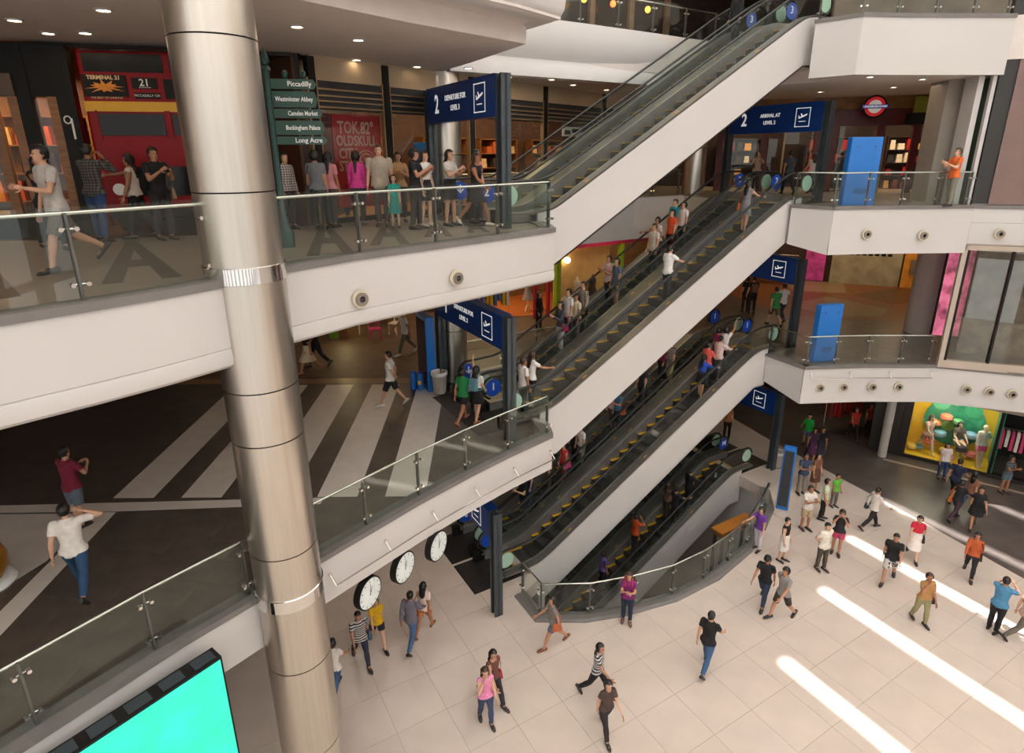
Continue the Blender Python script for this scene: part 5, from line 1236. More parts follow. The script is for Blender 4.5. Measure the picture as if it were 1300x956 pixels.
    (13.5, 18.78, 10.608, 270, 1.71, 'm', 'phone', 'd8662a/s', 'T7c786c', 'short', 'person in orange shirt leaning on the glass rail', '', '2a2624', {}),
    (11.13, 24.71, 10.608, 175, 1.73, 'm', 'walk', '3c4450/s', 'T23242c', 'short', 'person in slate shirt walking to the red shop', '', '2a2624', {}),
    (12.77, 26.15, 10.608, 180, 1.61, 'f', 'walk2', 'd8d0d0/n', 'S4a4a58', 'long', 'long haired person in white tank top', '', '2a2624', {}),
    (14.14, 26.58, 10.608, 200, 1.67, 'f', 'stand', '1a181b/l', 'T1c1a1d', 'bob', 'person in black coat beside the bright blue totem', '', '2a2624', {}),
    (10.71, 26.92, 10.608, 340, 1.63, 'f', 'camera', 'c0a898/s', 'T2a2424', 'bob', 'person in pale top holding a camera beyond the escalator top', '', '2a2624', {}),
    (7.35, 21.54, 15.496, 300, 1.72, 'm', 'stand', '141316/l', 'T141316', 'short', 'person in black at the head of the uppermost escalator', '', '2a2624', {}),
    (0.29, 15.2, 5.306, 120, 1.66, 'm', 'stand', 'e4dcd4/s', 'T20222a', 'short', 'person in white shirt at the foot of the middle escalator, brown hair', '', '2a2624', {}),
    (0.54, 15.76, 5.306, 120, 1.64, 'f', 'rail', 'e8e2dc/s', 'T1c1d24', 'long', 'long haired person in white shirt at the foot of the middle escalator', '', '2a2624', {}),
    (4.77, 17.95, 7.887, 120, 1.68, 'm', 'rail', 'e0dcd8/s', 'T23242a', 'short', 'person in white shirt with green collar alone on the middle escalator', '', '2a2624', {}),
    (7.54, 19.51, 9.734, 120, 1.64, 'f', 'rail', '77747a/n', 'M77747a', 'long', 'person in grey dress near the top of the middle escalator', 'side:a8562c:brown leather bag of the grey dress', '5a3c30', {}),
    (5.54, 20.48, 9.041, 300, 1.7, 'm', 'stand', '2c9cac/s', 'T2c3040', 'short', 'person in turquoise shirt riding down', '', '2a2624', {}),
    (5.74, 20.14, 9.041, 300, 1.64, 'f', 'stand', 'd6c8c0/s', 'T2c2c34', 'bob', 'person in pale floral shirt riding down beside the turquoise shirt', '', '2a2624', {}),
    (5.34, 20.02, 8.811, 300, 1.62, 'f', 'stand', 'cc4a1e/s', 'T4a1c1c', 'bob', 'person in orange top riding down', '', '2a2624', {}),
    (4.92, 20.15, 8.58, 300, 1.6, 'f', 'rail', 'c8b4a4/s', 'T3a3438', 'bob', 'person in beige top riding down beside the orange top', '', '2a2624', {}),
    (4.69, 19.64, 8.349, 300, 1.68, 'm', 'stand', 'c4b8a8/s', 'T2a2a30', 'short', 'person in stone coloured shirt riding down', '', '2a2624', {}),
    (3.16, 19.09, 7.425, 300, 1.66, 'm', 'phone', 'c8a8a4/s', 'T23242c', 'short', 'person in dusty pink shirt riding down with a phone', '', '2a2624', {}),
    (3.36, 18.74, 7.425, 300, 1.62, 'f', 'stand', '4a5468/s', 'S5c6858', 'bob', 'dark haired person in blue grey shirt riding down', '', '2a2624', {}),
    (2.26, 18.16, 6.732, 300, 1.7, 'm', 'rail', 'b8a898/l', 'T3a3428', 'short', 'person in checked shirt riding down', '', '2a2624', {'pat': 'check'}),
    (1.79, 18.17, 6.501, 300, 1.7, 'm', 'stand', 'dcd6d0/s', 'T2a3448', 'short', 'person in white tee with orange print riding down', '', '2a2624', {}),
    (2.03, 17.96, 6.501, 300, 1.58, 'f', 'stand', 'd4c4a4/s', 'T46382c', 'long', 'person in cream top riding down before the checked shirt', '', '2a2624', {}),
    (1.52, 17.84, 6.27, 300, 1.6, 'f', 'phone', '46464c/l', 'Td8d2cc', 'pony', 'person in charcoal top and white trousers near the foot of the inner lane', 'side:c02464:magenta bag of the charcoal top', '2a2624', {}),
    (6.62, 19.43, 3.972, 120, 1.6, 'f', 'rail', '1f48a8/l', 'M1a1a20', 'long', 'person in royal blue top and black shorts on the yellow-edged escalator', '', '2a2624', {}),
    (6.92, 19.9, 4.203, 120, 1.66, 'm', 'fold', 'dc5a50/s', 'T2a2c38', 'short', 'person in coral shirt behind the royal blue top', '', '2a2624', {}),
    (7.34, 19.98, 4.434, 120, 1.64, 'm', 'rail', 'd8bcb4/l', 'T3c3c44', 'short', 'person in pale pink shirt above the coral shirt', '', '2a2624', {}),
    (7.42, 20.43, 4.665, 120, 1.58, 'f', 'stand', '8a2050/s', 'T2a2428', 'bob', 'person in maroon top behind the pale pink shirt', '', '2a2624', {}),
    (7.6, 20.24, 4.665, 120, 1.66, 'f', 'up', 'd4d0cc/s', 'T1c1a1e', 'bob', 'person in white and black top raising an arm near the escalator head', '', '2a2624', {}),
    (5.89, 20.87, 3.972, 300, 1.68, 'm', 'stand', 'b4a494/s', 'Tb09a70', 'short', 'person in striped polo and khaki trousers riding down the lower inner lane', '', '2a2624', {'pat': 'stripe'}),
    (5.63, 21.12, 3.972, 300, 1.6, 'f', 'stand', '7c1c48/l', 'T2a2430', 'bob', 'person in maroon cardigan beside the striped polo', '', '2a2624', {}),
    (4.75, 20.25, 3.28, 300, 1.68, 'm', 'stand', '26262c/s', 'T1e1e24', 'short', 'person in dark shirt riding down between the maroon cardigan and denim shirt', '', '2a2624', {}),
    (3.8, 19.7, 2.587, 300, 1.64, 'm', 'phone', '3c6c8c/s', 'T28323c', 'short', 'person in denim shirt riding down', 'side:c0501c:orange bag of the denim shirt', '2a2624', {}),
    (3.63, 19.94, 2.587, 300, 1.56, 'f', 'stand', 'd8b4b8/s', 'T4c3c40', 'bob', 'person in pale pink tee beside the denim shirt', '', '2a2624', {}),
    (2.42, 18.77, 1.663, 300, 1.6, 'f', 'rail', 'dcd8d4/s', 'T7a7470', 'long', 'person in white top with long black hair riding down', '', '2a2624', {}),
    (2.2, 19.05, 1.663, 300, 1.62, 'f', 'stand', '1e1b1f/s', 'T1e1b1f', 'long', 'person in black beside the white top riding down', '', '2a2624', {}),
    (1.78, 18.4, 1.201, 300, 1.58, 'f', 'stand', 'c42c28/n', 'T7a2030', 'pony', 'person in red top riding down', 'side:d83c80:hot pink bag of the red top', '2a2624', {}),
    (1.26, 18.5, 0.97, 300, 1.64, 'f', 'stand', '8a7428/l', 'T6a5c48', 'bob', 'person in olive jacket beside the red top', '', '2a2624', {}),
    (0.57, 18.09, 0.508, 300, 1.68, 'm', 'stand', '23304a/s', 'T2c4a68', 'short', 'person in navy tee near the foot of the lower inner lane', '', '2a2624', {}),
    (0.35, 17.67, 0.277, 300, 1.66, 'm', 'fold', '1a191d/s', 'T23283a', 'cap', 'person in black shirt and cap near the foot of the lower inner lane', '', '2a2624', {}),
    (6.88, 20.46, -1.097, 120, 1.64, 'm', 'rail', '17161a/l', 'T17161a', 'short', 'person in black jacket holding the rail of the sunken escalator', '', '2a2624', {}),
    (6.24, 19.97, -1.559, 120, 1.62, 'm', 'rail', '1b1a1e/s', 'T1b1a1e', 'short', 'person in black tee holding the rail of the sunken escalator', '', '2a2624', {}),
    (6.02, 20.36, -1.559, 120, 1.58, 'f', 'stand', '5c4238/s', 'T3a3230', 'long', 'brown haired person behind the black tee on the sunken escalator', '', '2a2624', {}),
    (4.66, 19.51, -2.482, 120, 1.66, 'm', 'camera', 'd0521c/s', 'T221f22', 'short', 'person in orange shirt photographing from the sunken escalator', '', '2a2624', {}),
    (3.33, 18.61, -3.406, 120, 1.6, 'f', 'stand', '6a54a0/s', 'T2c2838', 'bob', 'person in violet top low on the sunken escalator', '', '2a2624', {}),
]
# ================================================================== PEOPLE
SKIN = [hexc('b98466'), hexc('c9977a'), hexc('a87252'), hexc('d2a488')]
HAIR = M('black_hair', (.012, .009, .008), .45, var=.3, scale=30)
HAIRB = M('brown_hair', (.045, .022, .012), .45, var=.3, scale=30)
EYE = M('eye_dark', (.015, .012, .01), .2); LIP = M('lips', hexc('8a4a42'), .5)
def cloth(hexs, pat=None):
    key = 'fabric_'+hexs+(pat or '')
    if key in MATS: return MATS[key]
    if not pat: return M(key, hexc(hexs), .85, var=.10, scale=14, bump=.15)
    m = M(key, hexc(hexs), .85, var=.1, scale=14); nt = m.node_tree; n = nt.nodes; l = nt.links
    p = n['Principled BSDF']; base = p.inputs['Base Color'].links[0].from_socket
    mx = n.new('ShaderNodeMix'); mx.data_type = 'RGBA'; l.new(base, mx.inputs[6])
    c = hexc(hexs); lum = sum(c)/3
    mx.inputs[7].default_value = (*( (.02, .02, .025) if lum > .12 else (.55, .52, .5)), 1)
    tc = n.new('ShaderNodeTexCoord')
    def wave(ax, sc):
        w_ = n.new('ShaderNodeTexWave'); w_.bands_direction = ax; w_.inputs['Scale'].default_value = sc; l.new(tc.outputs['Object'], w_.inputs[0])
        g_ = n.new('ShaderNodeMath'); g_.operation = 'GREATER_THAN'; g_.inputs[1].default_value = .5; l.new(w_.outputs['Fac'], g_.inputs[0]); return g_.outputs[0]
    if pat == 'stripe': l.new(wave('Z', 5.0), mx.inputs[0])
    elif pat == 'check':
        a = n.new('ShaderNodeMath'); a.operation = 'ADD'; l.new(wave('Z', 6.0), a.inputs[0]); l.new(wave('X', 6.0), a.inputs[1])
        b = n.new('ShaderNodeMath'); b.operation = 'MULTIPLY'; b.inputs[1].default_value = .5; l.new(a.outputs[0], b.inputs[0]); l.new(b.outputs[0], mx.inputs[0])
    else:
        v = n.new('ShaderNodeTexVoronoi'); v.inputs['Scale'].default_value = 9; l.new(tc.outputs['Object'], v.inputs['Vector'])
        g_ = n.new('ShaderNodeMath'); g_.operation = 'GREATER_THAN'; g_.inputs[1].default_value = .42; l.new(v.outputs['Distance'], g_.inputs[0]); l.new(g_.outputs[0], mx.inputs[0])
    l.new(mx.outputs[2], p.inputs['Base Color'])
    return m
# arms: (forward flex, abduct, elbow, inward) for left (+x) and right (-x); legs: hip, knee
POSE = {
 'stand': ((3, 7, 12, 0), (0, 7, 14, 0), (4, 4), (-3, 3)),
 'walk': ((-24, 7, 14, 0), (26, 7, 28, 0), (26, 10), (-22, 22)),
 'walk2': ((22, 7, 26, 0), (-22, 7, 14, 0), (-20, 20), (24, 8)),
 'phone': ((22, 8, 98, .55), (26, 8, 100, .55), (4, 4), (-3, 3)),
 'fold': ((22, 14, 92, .9), (24, 14, 86, .9), (3, 3), (-3, 3)),
 'camera': ((58, 16, 118, .6), (60, 16, 118, .6), (4, 4), (-4, 4)),
 'hipback': ((-26, 14, 38, .8), (-24, 14, 38, .8), (4, 3), (-3, 3)),
 'hipwalk': ((-30, 12, 40, .6), (-26, 12, 38, .6), (24, 8), (-20, 20)),
 'rail': ((2, 8, 15, 0), (52, 12, 26, 0), (5, 5), (-4, 4)),
 'up': ((6, 8, 16, 0), (146, 12, 24, 0), (4, 4), (-4, 4)),
 'upl': ((120, 22, 40, 0), (6, 8, 40, .4), (10, 8), (-10, 12)),
 'face': ((8, 8, 20, 0), (48, 14, 132, .5), (12, 8), (-10, 12)),
 'scratch': ((-20, 12, 20, 0), (70, 62, 138, .2), (26, 10), (-24, 26)),
 'walkphone': ((14, 8, 84, .4), (-6, 8, 16, 0), (24, 12), (-26, 34)),
 'reach': ((8, 8, 14, 0), (74, 14, 10, 0), (16, 10), (-14, 14)),
 'point': ((18, 8, 50, .4), (62, 10, 30, 0), (4, 4), (-4, 4)),
 'sit': ((20, 10, 50, .3), (20, 10, 50, .3), (86, 86), (80, 80)),
 'pose': ((-10, 30, 70, .9), (5, 10, 20, 0), (4, 2), (16, 2)),
}
def rotx(v, a):   # positive a leans towards -y (forward)
    c, s_ = math.cos(a), math.sin(a)
    return Vector((v.x, v.y*c-v.z*s_, v.y*s_+v.z*c))
class Body:
    def __init__(s, H, sex, pose, wide=1.0):
        k = H/1.70; s.k = k; s.sex = sex; child = H < 1.4
        fm = sex == 'f'; sw = (.150 if fm else .178)*wide; hw = .088
        aL, aR, lL, lR = POSE[pose]
        lean = math.radians({'walk': 4, 'walk2': 4, 'walkphone': 5, 'camera': 2, 'rail': 3, 'point': 10}.get(pose, 1))
        s.lean = lean; P0_ = Vector((0, 0, .90*k)); s.hip = P0_
        up = lambda z, y=0, x=0: P0_+rotx(Vector((x, y, (z-.90)))*k, lean)
        s.up = up
        s.bones = []   # name, a, b, ra, rb
        mb = MB(); s.mb = mb
        tor = [(.80, .135, .10), (.86, .162 if fm else .155, .115), (.93, .160 if fm else .152, .112), (1.03, .122 if fm else .142, .092), (1.15, .135 if fm else .152, .102), (1.27, .150 if fm else .170, .112), (1.36, .142 if fm else .165, .095), (1.42, .085, .068), (1.47, .05, .05)]
        if child: tor = [(z, rx*.92, ry) for z, rx, ry in tor]
        n = 14; vs = []; fs = []
        for z, rx, ry in tor:
            for j in range(n):
                a = 2*PI*j/n; vs.append(up(z, ry*math.sin(a)*wide, rx*math.cos(a)*wide))
        for i in range(len(tor)-1):
            for j in range(n): fs.append((i*n+j, i*n+(j+1)%n, (i+1)*n+(j+1)%n, (i+1)*n+j))
        fs += [tuple(reversed(range(n))), tuple(range((len(tor)-1)*n, len(tor)*n))]; mb.add(vs, fs)
        s.bones.append(('torso', up(.86), up(1.36), .14*k, .13*k))
        hs = 1.15 if child else 1.0
        s.head = up(1.47)+Vector((0, -.012, .108))*k*1.0; hk = k*hs; s.hk = hk
        if child: s.head.z += .02*k
        mb.tube([up(1.40), up(1.47), s.head-Vector((0, .0, .03))*k], [.058*k, .050*k, .05*k], 10)
        s.bones.append(('neck', up(1.42), s.head-Vector((0, 0, .10))*k, .05*k, .045*k))
        mb.ell(s.head+Vector((0, .012, .012))*hk, (.076*hk, .094*hk, .105*hk), 14, 10); mb.ell(s.head+Vector((0, -.028, -.05))*hk, (.055*hk, .062*hk, .068*hk), 12, 8)
        s.bones.append(('head', s.head-Vector((0, 0, .05))*hk, s.head+Vector((0, 0, .05))*hk, .085*hk, .09*hk))
        s.hands = []
        for sd, (fl, ab, el, inn) in ((1, aL), (-1, aR)):
            sh_ = up(1.375, 0, sd*sw); f_ = math.radians(fl)+lean; b_ = math.radians(ab); e_ = math.radians(el)
            d1 = Vector((sd*math.sin(b_), -math.sin(f_)*math.cos(b_), -math.cos(f_)*math.cos(b_)))
            elb = sh_+d1*.285*k
            d2 = Vector((sd*math.sin(b_)*.6-sd*inn*math.sin(e_), -math.sin(f_+e_), -math.cos(f_+e_)))
            if fl < -15 and inn > .3: d2 = Vector((-sd*.75, .12, -.66))
            if (pose in ('face', 'scratch') and sd < 0) or pose == 'camera':
                tg = s.head+(Vector((sd*.05, -.17, -.01)) if pose == 'camera' else Vector((-.05, -.13, -.06)) if pose == 'face' else Vector((sd*.12, .0, .0)))*k
                d2 = tg-elb
            d2.normalize(); wr = elb+d2*.245*k
            mb.ell(sh_+Vector((-sd*.01, 0, -.005))*k, (.062*k, .058*k, .062*k)); mb.tube([sh_, sh_.lerp(elb, .35), elb], [.052*k, .049*k, .038*k], 10); mb.ell(elb, (.039*k,)*3, 8, 6)
            mb.tube([elb, elb.lerp(wr, .3), wr, wr+d2*.03*k], [.038*k, .041*k, .028*k, .026*k], 10)
            nm = 'L' if sd > 0 else 'R'
            s.bones += [('ua'+nm, sh_, elb, .05*k, .04*k), ('fa'+nm, elb, wr+d2*.03*k, .04*k, .027*k)]
            s.hands.append((wr+d2*.02*k, d2, sd))
        s.feet = []; s.legs = []
        for sd, (fl, kn) in ((1, lL), (-1, lR)):
            hp = Vector((sd*hw*k, 0, .88*k)); f_ = math.radians(fl); kk = math.radians(kn)
            d1 = Vector((sd*.02, -math.sin(f_), -math.cos(f_))).normalized(); kne = hp+d1*.42*k
            d2 = Vector((0, -math.sin(f_-kk), -math.cos(f_-kk))); ank = kne+d2*.39*k
            th_ = .088 if not fm else .090
            mb.tube([hp+Vector((0, 0, .03))*k, hp.lerp(kne, .3), kne], [.098*k, th_*k, .056*k], 12); mb.ell(kne, (.057*k,)*3, 8, 6)
            mb.tube([kne, kne.lerp(ank, .32), kne.lerp(ank, .7), ank], [.055*k, .058*k, .042*k, .036*k], 10)
            ft = -f_+kk if kn > 15 else 0.0
            ft = min(max(kk-f_, 0), math.radians(45)) if kn > 15 else 0
            td = Vector((sd*.12, -math.cos(ft), -math.sin(ft))).normalized(); un = Vector((0, -math.sin(ft), math.cos(ft)))
            hl = ank-td*.05*k-un*.045*k; toe = ank+td*.15*k-un*.05*k
            mb.tube([hl, ank-un*.035*k+td*.03*k, toe], [.033*k, .040*k, .028*k], 10); mb.ell(toe, (.03*k, .04*k, .024*k), 8, 6)
            nm = 'L' if sd > 0 else 'R'
            s.bones += [('th'+nm, hp, kne, .09*k, .056*k), ('sh'+nm, kne, ank, .055*k, .036*k), ('ft'+nm, hl, toe, .036*k, .03*k)]
            s.feet.append((hl, ank, toe, td, un, sd)); s.legs.append((hp, kne, ank))
        s.zmin = min(min(f[0].z-.036*k, f[2].z-.028*k) for f in s.feet)
    def fingers(s):
        mb = MB(); k = s.k
        for wr, d, sd in s.hands:
            inn = Vector((-sd, 0, 0)); pn = (inn-d*inn.dot(d))
            if pn.length < .2: pn = Vector((0, 1, 0))-d*d.y
            pn.normalize(); side = d.cross(pn).normalized()
            if side.y > 0: side = -side        # thumb side faces forward
            pm = wr+d*.05*k
            Rm = Matrix((side, pn, d)).transposed()
            mb.ell(pm, (.038*k, .017*k, .05*k), 8, 6, rot=Rm)
            for i, (o_, L) in enumerate(((.030, .066), (.011, .076), (-.009, .070), (-.028, .055))):
                a = pm+d*.035*k+side*o_*k; b = a+d*L*.55*k+pn*.008*k; c = b+d*L*.35*k+pn*.022*k
                mb.tube([a, b, c], [.0095*k, .009*k, .0075*k], 5)
            a = pm-d*.02*k+side*.030*k; b = a+(side*.8+d*.6+pn*.3)*.035*k; c = b+(d*.9+side*.25+pn*.3)*.03*k
            mb.tube([a, b, c], [.011*k, .0105*k, .008*k], 5)
        return mb
    def face(s, mb):
        h = s.head; q = s.hk
        for sx in (-1, 1):
            mb.ell(h+Vector((sx*.030, -.078, .008))*q, (.013*q, .008*q, .007*q), 6, 4, mi=1); mb.ell(h+Vector((sx*.077, .012, -.005))*q, (.010*q, .020*q, .030*q), 6, 5)
        a = [Vector((0, -.088, .012)), Vector((-.015, -.086, -.026)), Vector((.015, -.086, -.026)), Vector((0, -.112, -.020)), Vector((0, -.07, -.01))]
        mb.add([h+v*q for v in a], [(0, 1, 3), (0, 3, 2), (1, 2, 3), (0, 2, 4), (0, 4, 1), (1, 4, 2)])
        mb.ell(h+Vector((0, -.083, -.052))*q, (.022*q, .009*q, .007*q), 6, 4, mi=2)
def arrs(me):
    nv = len(me.vertices); v = np.empty(nv*3, 'f'); me.vertices.foreach_get('co', v); v = v.reshape(-1, 3)
    nn = np.empty(nv*3, 'f'); me.vertices.foreach_get('normal', nn); nn = nn.reshape(-1, 3)
    lv = np.empty(len(me.loops), 'i'); me.loops.foreach_get('vertex_index', lv)
    ls = np.empty(len(me.polygons), 'i'); me.polygons.foreach_get('loop_start', ls); lt_ = np.empty(len(me.polygons), 'i'); me.polygons.foreach_get('loop_total', lt_)
    ok = lt_ == 4; F_ = np.stack([lv[ls[ok]+i] for i in range(4)], 1)
    return v, nn, F_
def sub_mesh(name, v, F_, keepv, offs, nrm, m, parent, z0):
    kf = keepv[F_].all(1)
    if not kf.any(): return None
    FF = F_[kf]; used = np.unique(FF); mp = -np.ones(len(v), 'i'); mp[used] = np.arange(len(used))
    vv = v[used]+nrm[used]*offs[used][:, None]; vv[:, 2] -= z0
    me = bpy.data.meshes.new(name); me.from_pydata([tuple(x) for x in vv.tolist()], [], mp[FF].tolist()); me.materials.append(m); me.shade_smooth()
    return link(name, me, parent)
BODIES = []
def queue_person(rec, name='person'):
    x, y, z, hd, H, sx, pose, top, bot, hair, label, bag, shoe, opt = rec
    b = Body(H, sx, pose, opt.get('wide', 1.0))
    dist = math.sqrt(x*x+y*y+(z-12.2)**2)
    me = b.mb.mesh('body', HAIR); o = bpy.data.objects.new('tmp', me); COL.objects.link(o)
    r = o.modifiers.new('r', 'REMESH'); r.mode = 'VOXEL'; r.voxel_size = .0185 if dist < 14 else (.023 if dist < 21 else .027)
    sm = o.modifiers.new('s', 'SMOOTH'); sm.factor = .5; sm.iterations = 2
    BODIES.append((rec, b, o, name))
def make_bag(kind, colr, label, b, base, rz, z0):
    t = thing('backpack' if kind == 'back' else 'handbag', label, 'bag', base, rz)
    m = M('leather_'+colr, hexc(colr), .55, var=.12, scale=12); k = b.k
    if kind == 'back':
        c = b.up(1.20, .17)-Vector((0, 0, z0))
        o = MB().box(c.x-.14*k, c.x+.14*k, c.y-.06*k, c.y+.07*k, c.z-.20*k, c.z+.18*k).build('body', m, t); q = o.modifiers.new('b', 'BEVEL'); q.width = .05*k; q.segments = 3
        o = MB().box(c.x-.10*k, c.x+.10*k, c.y+.07*k, c.y+.10*k, c.z-.16*k, c.z+.0*k).build('pocket', m, t)
        for sx in (-1, 1):
            pts = [b.up(1.36, .10, sx*.10), b.up(1.45, .0, sx*.10), b.up(1.34, -.135, sx*.10), b.up(1.15, -.12, sx*.13), b.up(1.02, .02, sx*.18), b.up(1.02, .12, sx*.12)]
            MB().tube([p-Vector((0, 0, z0)) for p in pts], .016*k, 6).build('strap', m, t, 60)
    else:
        sd = 1; w = .24 if b.sex == 'm' else .20
        c = b.up(.86, .03, sd*w)-Vector((0, 0, z0))
        o = MB().hexa([(c.x-.045, c.y-.14, c.z-.12), (c.x+.05, c.y-.14, c.z-.12), (c.x+.05, c.y+.14, c.z-.12), (c.x-.045, c.y+.14, c.z-.12), (c.x-.025, c.y-.11, c.z+.10), (c.x+.03, c.y-.11, c.z+.10), (c.x+.03, c.y+.11, c.z+.10), (c.x-.025, c.y+.11, c.z+.10)]).build('body', m, t)
        q = o.modifiers.new('b', 'BEVEL'); q.width = .02; q.segments = 2
        sp_ = b.up(1.43, 0, sd*.12)-Vector((0, 0, z0))
        MB().tube([(c.x, c.y-.10, c.z+.09), (c.x+.01, c.y-.09, c.z+.3), (sp_.x+.03, -.06+sp_.y, sp_.z-.06), (sp_.x, sp_.y, sp_.z+.012), (sp_.x+.03, sp_.y+.07, sp_.z-.06), (c.x+.01, c.y+.09, c.z+.3), (c.x, c.y+.10, c.z+.09)], .010, 5).build('strap', m, t, 60)
    return t
def finish_people():
    dg = bpy.context.evaluated_depsgraph_get(); dg.update()
    evs = []
    for rec, b, o, name in BODIES:
        me = bpy.data.meshes.new_from_object(o.evaluated_get(dg)); evs.append(me)
    for rec, b, o, name in BODIES: bpy.data.objects.remove(o)
    for (rec, b, o, name), me in zip(BODIES, evs):
        x, y, z, hd, H, sx, pose, top, bot, hair, label, bag, shoe, opt = rec
        k = b.k; z0 = b.zmin; rz = math.radians(hd)
        v, nn, F_ = arrs(me)
        D = []; TT = []
        for nm, a, c, ra, rb in b.bones:
            a = np.array(a); c = np.array(c); d = c-a; L2 = d@d; t_ = np.clip(((v-a)@d)/L2, 0, 1); r_ = ra+(rb-ra)*t_
            D.append(np.linalg.norm(v-(a+t_[:, None]*d), axis=1)/r_); TT.append(((v-a)@d)/L2)
        D = np.array(D); TT = np.array(TT); bi = D.argmin(0); names = [q[0] for q in b.bones]
        bn = np.array(names)[bi]; tt = TT[bi, np.arange(len(v))]
        # height along the unleaned trunk, in 1.7 m units
        hp = np.array(b.hip); rel = v-hp; cl, sl = math.cos(b.lean), math.sin(b.lean)
        hh = .90+(-rel[:, 1]*sl+rel[:, 2]*cl)/k
        body = thing(name, label, 'person' if name == 'person' else 'mannequin', (x, y, z), rz) if name != 'person' else None
        # body mesh: skin surface + hands + face, one mesh
        ex = b.fingers(); b.face(ex)
        ev = np.array([list(q) for q in ex.v], 'f'); no = len(v)
        allv = np.vstack([v, ev]); allv[:, 2] -= z0
        faces = F_.tolist()+[tuple(i+no for i in f) for f in ex.f]
        bm_ = bpy.data.meshes.new('body'); bm_.from_pydata(allv.tolist(), [], faces)
        sk = M('skin_%d' % (abs(hash_(label)) % 4), SKIN[abs(hash_(label)) % 4], .55, var=.06) if name == 'person' else M('mannequin_skin', hexc('d8c4a8'), .4)
        for q in (sk, EYE if name == 'person' else sk, LIP if name == 'person' else sk): bm_.materials.append(q)
        bm_.polygons.foreach_set('material_index', [0]*len(F_)+ex.m); bm_.shade_smooth()
        root = link('person', bm_, None, (x, y, z), rz) if name == 'person' else body
        if name == 'person': tag(root, label, 'person')
        else: link('figure', bm_, root)
        tc_, sl_ = top.split('/'); pat = opt.get('pat')
        isT = (bn == 'torso') | (bn == 'neck'); arm = (bn == 'uaL') | (bn == 'uaR'); fore = (bn == 'faL') | (bn == 'faR'); th = (bn == 'thL') | (bn == 'thR'); shn = (bn == 'shL') | (bn == 'shR'); ft = (bn == 'ftL') | (bn == 'ftR')
        btype, bc = bot[0], bot[1:]
        hem = .80 if btype in 'TS' and sx == 'm' else .86
        if btype in 'KM': hem = .985
        keep = (isT & (hh > hem) & (hh < 1.455)) | (arm & (hh > hem))
        if sl_ == 'n': keep &= ~(arm & (tt > .12)); keep &= (hh < 1.43)
        elif sl_ == 's': keep &= ~(arm & (tt > .62))
        else: keep |= (fore & (tt < .93)) | arm
        keep |= th & (hh > hem) & (hh > .84)
        offs = np.where(hh < 1.0, .016+.010*np.clip((1.0-hh)/.2, 0, 1), .014)*k
        offs = np.where(arm | fore, .013*k+np.where(arm, .010*np.clip(tt, 0, 1)*k, 0), offs)
        sub_mesh('top', v, F_, keep, offs.astype('f'), nn, cloth(tc_, pat if pat != 'camo' else None), root, z0)
        if btype in 'TS':
            lim = .97 if btype == 'T' else 0
            kb = (isT & (hh < 1.04)) | th
            if btype == 'T': kb |= shn & (tt < .96)
            else: kb &= ~(th & (tt > (.92 if sx == 'm' else .62)))
            ob = np.where(th | shn, (.011 if btype == 'T' else .016+.012*np.clip(tt, 0, 1))*k, .010*k)
            if btype == 'T': ob = np.where(shn, (.012+.012*np.clip(tt, 0, 1))*k, ob)
            sub_mesh('trousers' if btype == 'T' else 'shorts', v, F_, kb, ob.astype('f'), nn, cloth(bc, 'camo' if pat == 'camo' else None), root, z0)
        else:
            ln = .40 if btype == 'K' else .28
            n_ = 18; vs_ = []; R_ = 9
            for i in range(R_):
                f_ = i/(R_-1); zz = 1.065-f_*(ln+.185)
                pts = []
                for hpj, kne, ank in b.legs:
                    tz = max(0, min(1, (.88*k-zz*k)/(hpj.z-kne.z))); pts.append(hpj.lerp(kne, tz))
                c_ = (pts[0]+pts[1])/2; dx = abs(pts[0].x-pts[1].x)/2; dy = abs(pts[0].y-pts[1].y)/2
                q_ = min(1, max(0, (1.05-zz)/.12)); rx = max((.140+.040*q_)*k, (dx+.100*k+.03*f_*k) if zz < .92 else 0); ry = max((.112+.028*q_)*k, (dy+.108*k+.02*f_*k) if zz < .92 else 0)
                cy_ = b.up(zz).y if zz > .9 else c_.y
                for j in range(n_):
                    a = 2*PI*j/n_; w_ = 1+.04*math.sin(5*a)*f_
                    vs_.append((rx*w_*math.cos(a), cy_+ry*w_*math.sin(a), zz*k-z0))
            fs_ = [(i*n_+j, i*n_+(j+1)%n_, (i+1)*n_+(j+1)%n_, (i+1)*n_+j) for i in range(R_-1) for j in range(n_)]
            MB().add(vs_, fs_).build('skirt', cloth(bc), root, 80)
        # hair
        hd_ = (v-np.array(b.head))/b.hk
        hm = HAIRB if abs(hash_(label+'h')) % 5 == 0 else HAIR
        if hair != 'none':
            hz = (bn == 'head') | (bn == 'neck')
            kh = hz & ((hd_[:, 2] > .050) | ((hd_[:, 1] > .0) & (hd_[:, 2] > (-.06 if hair == 'short' else -.13))) | ((np.abs(hd_[:, 0]) > .055) & (hd_[:, 1] > -.03) & (hd_[:, 2] > (-.01 if hair == 'short' else -.10))))
            oh = (np.where(hd_[:, 2] > .03, .020 if hair == 'short' else .028, .014 if hair == 'short' else .032)*b.hk).astype('f')
            ho = sub_mesh('hair', v, F_, kh, oh, nn, hm if hair != 'cap' else hm, root, z0)
            h = b.head-Vector((0, 0, z0)); q = b.hk
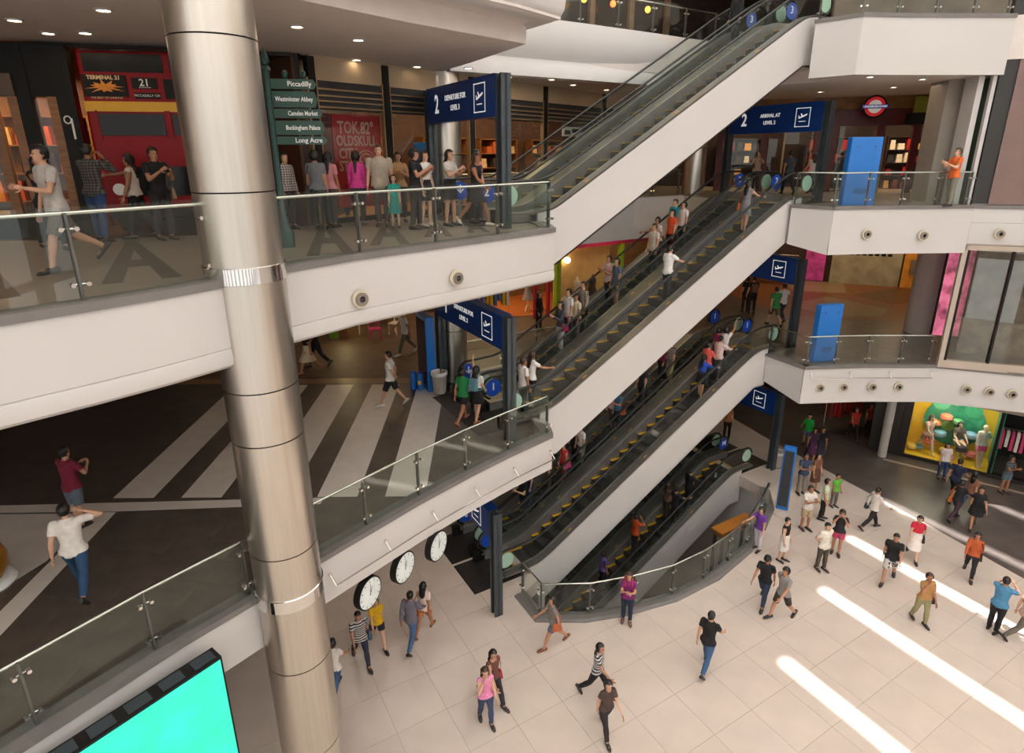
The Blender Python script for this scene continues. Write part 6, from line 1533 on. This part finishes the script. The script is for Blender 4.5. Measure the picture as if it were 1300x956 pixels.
            if hair in ('long', 'pony'):
                L = .42 if hair == 'long' else .42; rows = []
                for i in range(7):
                    f_ = i/6; zz = .06-L*f_; yb = .064+.012*f_+(.04 if zz < -.12 else 0)
                    rw = (.104 if hair == 'long' else .045)*(1-.3*f_*f_); rows.append((zz, yb, rw, .046*(1-.3*f_)))
                vs_ = []; n_ = 10
                for zz, yb, rw, rd in rows: vs_ += [(h.x+rw*math.cos(2*PI*j/n_)*q, h.y+(yb+rd*math.sin(2*PI*j/n_))*q, h.z+zz*q) for j in range(n_)]
                fs_ = [(i*n_+j, i*n_+(j+1)%n_, (i+1)*n_+(j+1)%n_, (i+1)*n_+j) for i in range(6) for j in range(n_)]+[tuple(range(n_)), tuple(range(6*n_, 7*n_))]
                MB().add(vs_, fs_).build('hair_length', hm, root, 60)
            if hair == 'cap':
                c_ = MB(); c_.lathe([(.092*q, .035*q), (.094*q, .07*q), (.075*q, .115*q), (.03*q, .135*q), (.004, .137*q)], 16, (h.x, h.y+.01*q, h.z)); c_.build('cap_crown', cloth('1c1b1e'), root, 60)
                MB().box(h.x-.06*q, h.x+.06*q, h.y-.17*q, h.y-.06*q, h.z+.04*q, h.z+.05*q).build('cap_peak', cloth('1c1b1e'), root)
        # shoes
        if shoe:
            sm_ = M('shoe_'+shoe, hexc(shoe), .5)
            for hl, ank, toe, td, un, sd in b.feet:
                z_ = Vector((0, 0, z0)); s1 = MB(); sdv = td.cross(un)
                rows = [(-.085, .032, .075), (-.03, .041, .105), (.04, .045, .088), (.11, .048, .066), (.17, .040, .052), (.205, .018, .034)]
                vs_ = []; n_ = 8; o0 = ank-un*.083*k
                for d_, w_, h_ in rows:
                    c_ = o0+td*d_*k
                    for j in range(n_):
                        a = 2*PI*j/n_; vs_.append(c_+sdv*w_*math.cos(a)*1.05*k+un*(h_*.5+h_*.5*math.sin(a))*k-z_)
                fs_ = [(i*n_+j, i*n_+(j+1)%n_, (i+1)*n_+(j+1)%n_, (i+1)*n_+j) for i in range(5) for j in range(n_)]+[tuple(range(n_)), tuple(range(5*n_, 6*n_))]
                s1.add(vs_, fs_).build('shoe', sm_, root, 60)
        if bag:
            kd, colr, lb = bag.split(':'); make_bag(kd, colr, lb, b, (x, y, z), rz, z0)
        bpy.data.meshes.remove(me)
def hash_(s_):
    h = 7
    for ch in s_: h = (h*131+ord(ch)) % 1000003
    return h
for rec in PEOPLE: queue_person(rec)
def mannequin(a, d, z, hd, H, pose, top, bot, hair, label):
    q = SW.at(a, d, z); queue_person((q[0], q[1], z, hd, H, 'f', pose, top, bot, hair, label, '', '', {}), 'mannequin')
mannequin(.95, -.55, .155, 5, 1.78, 'walk', 'c8a49c/s', 'Sb88c84', 'long', 'pale mannequin in dusty pink playsuit standing in the yellow window')
mannequin(1.95, -.75, .40, 350, 1.70, 'sit', '5c5450/s', 'M4a4448', 'long', 'mannequin in patterned grey top sitting in the yellow window')
mannequin(2.72, -.5, .155, 350, 1.78, 'pose', 'd0ccc4/l', 'Se04888', 'none', 'bald mannequin in silver top and pink shorts in the yellow window')
finish_people()
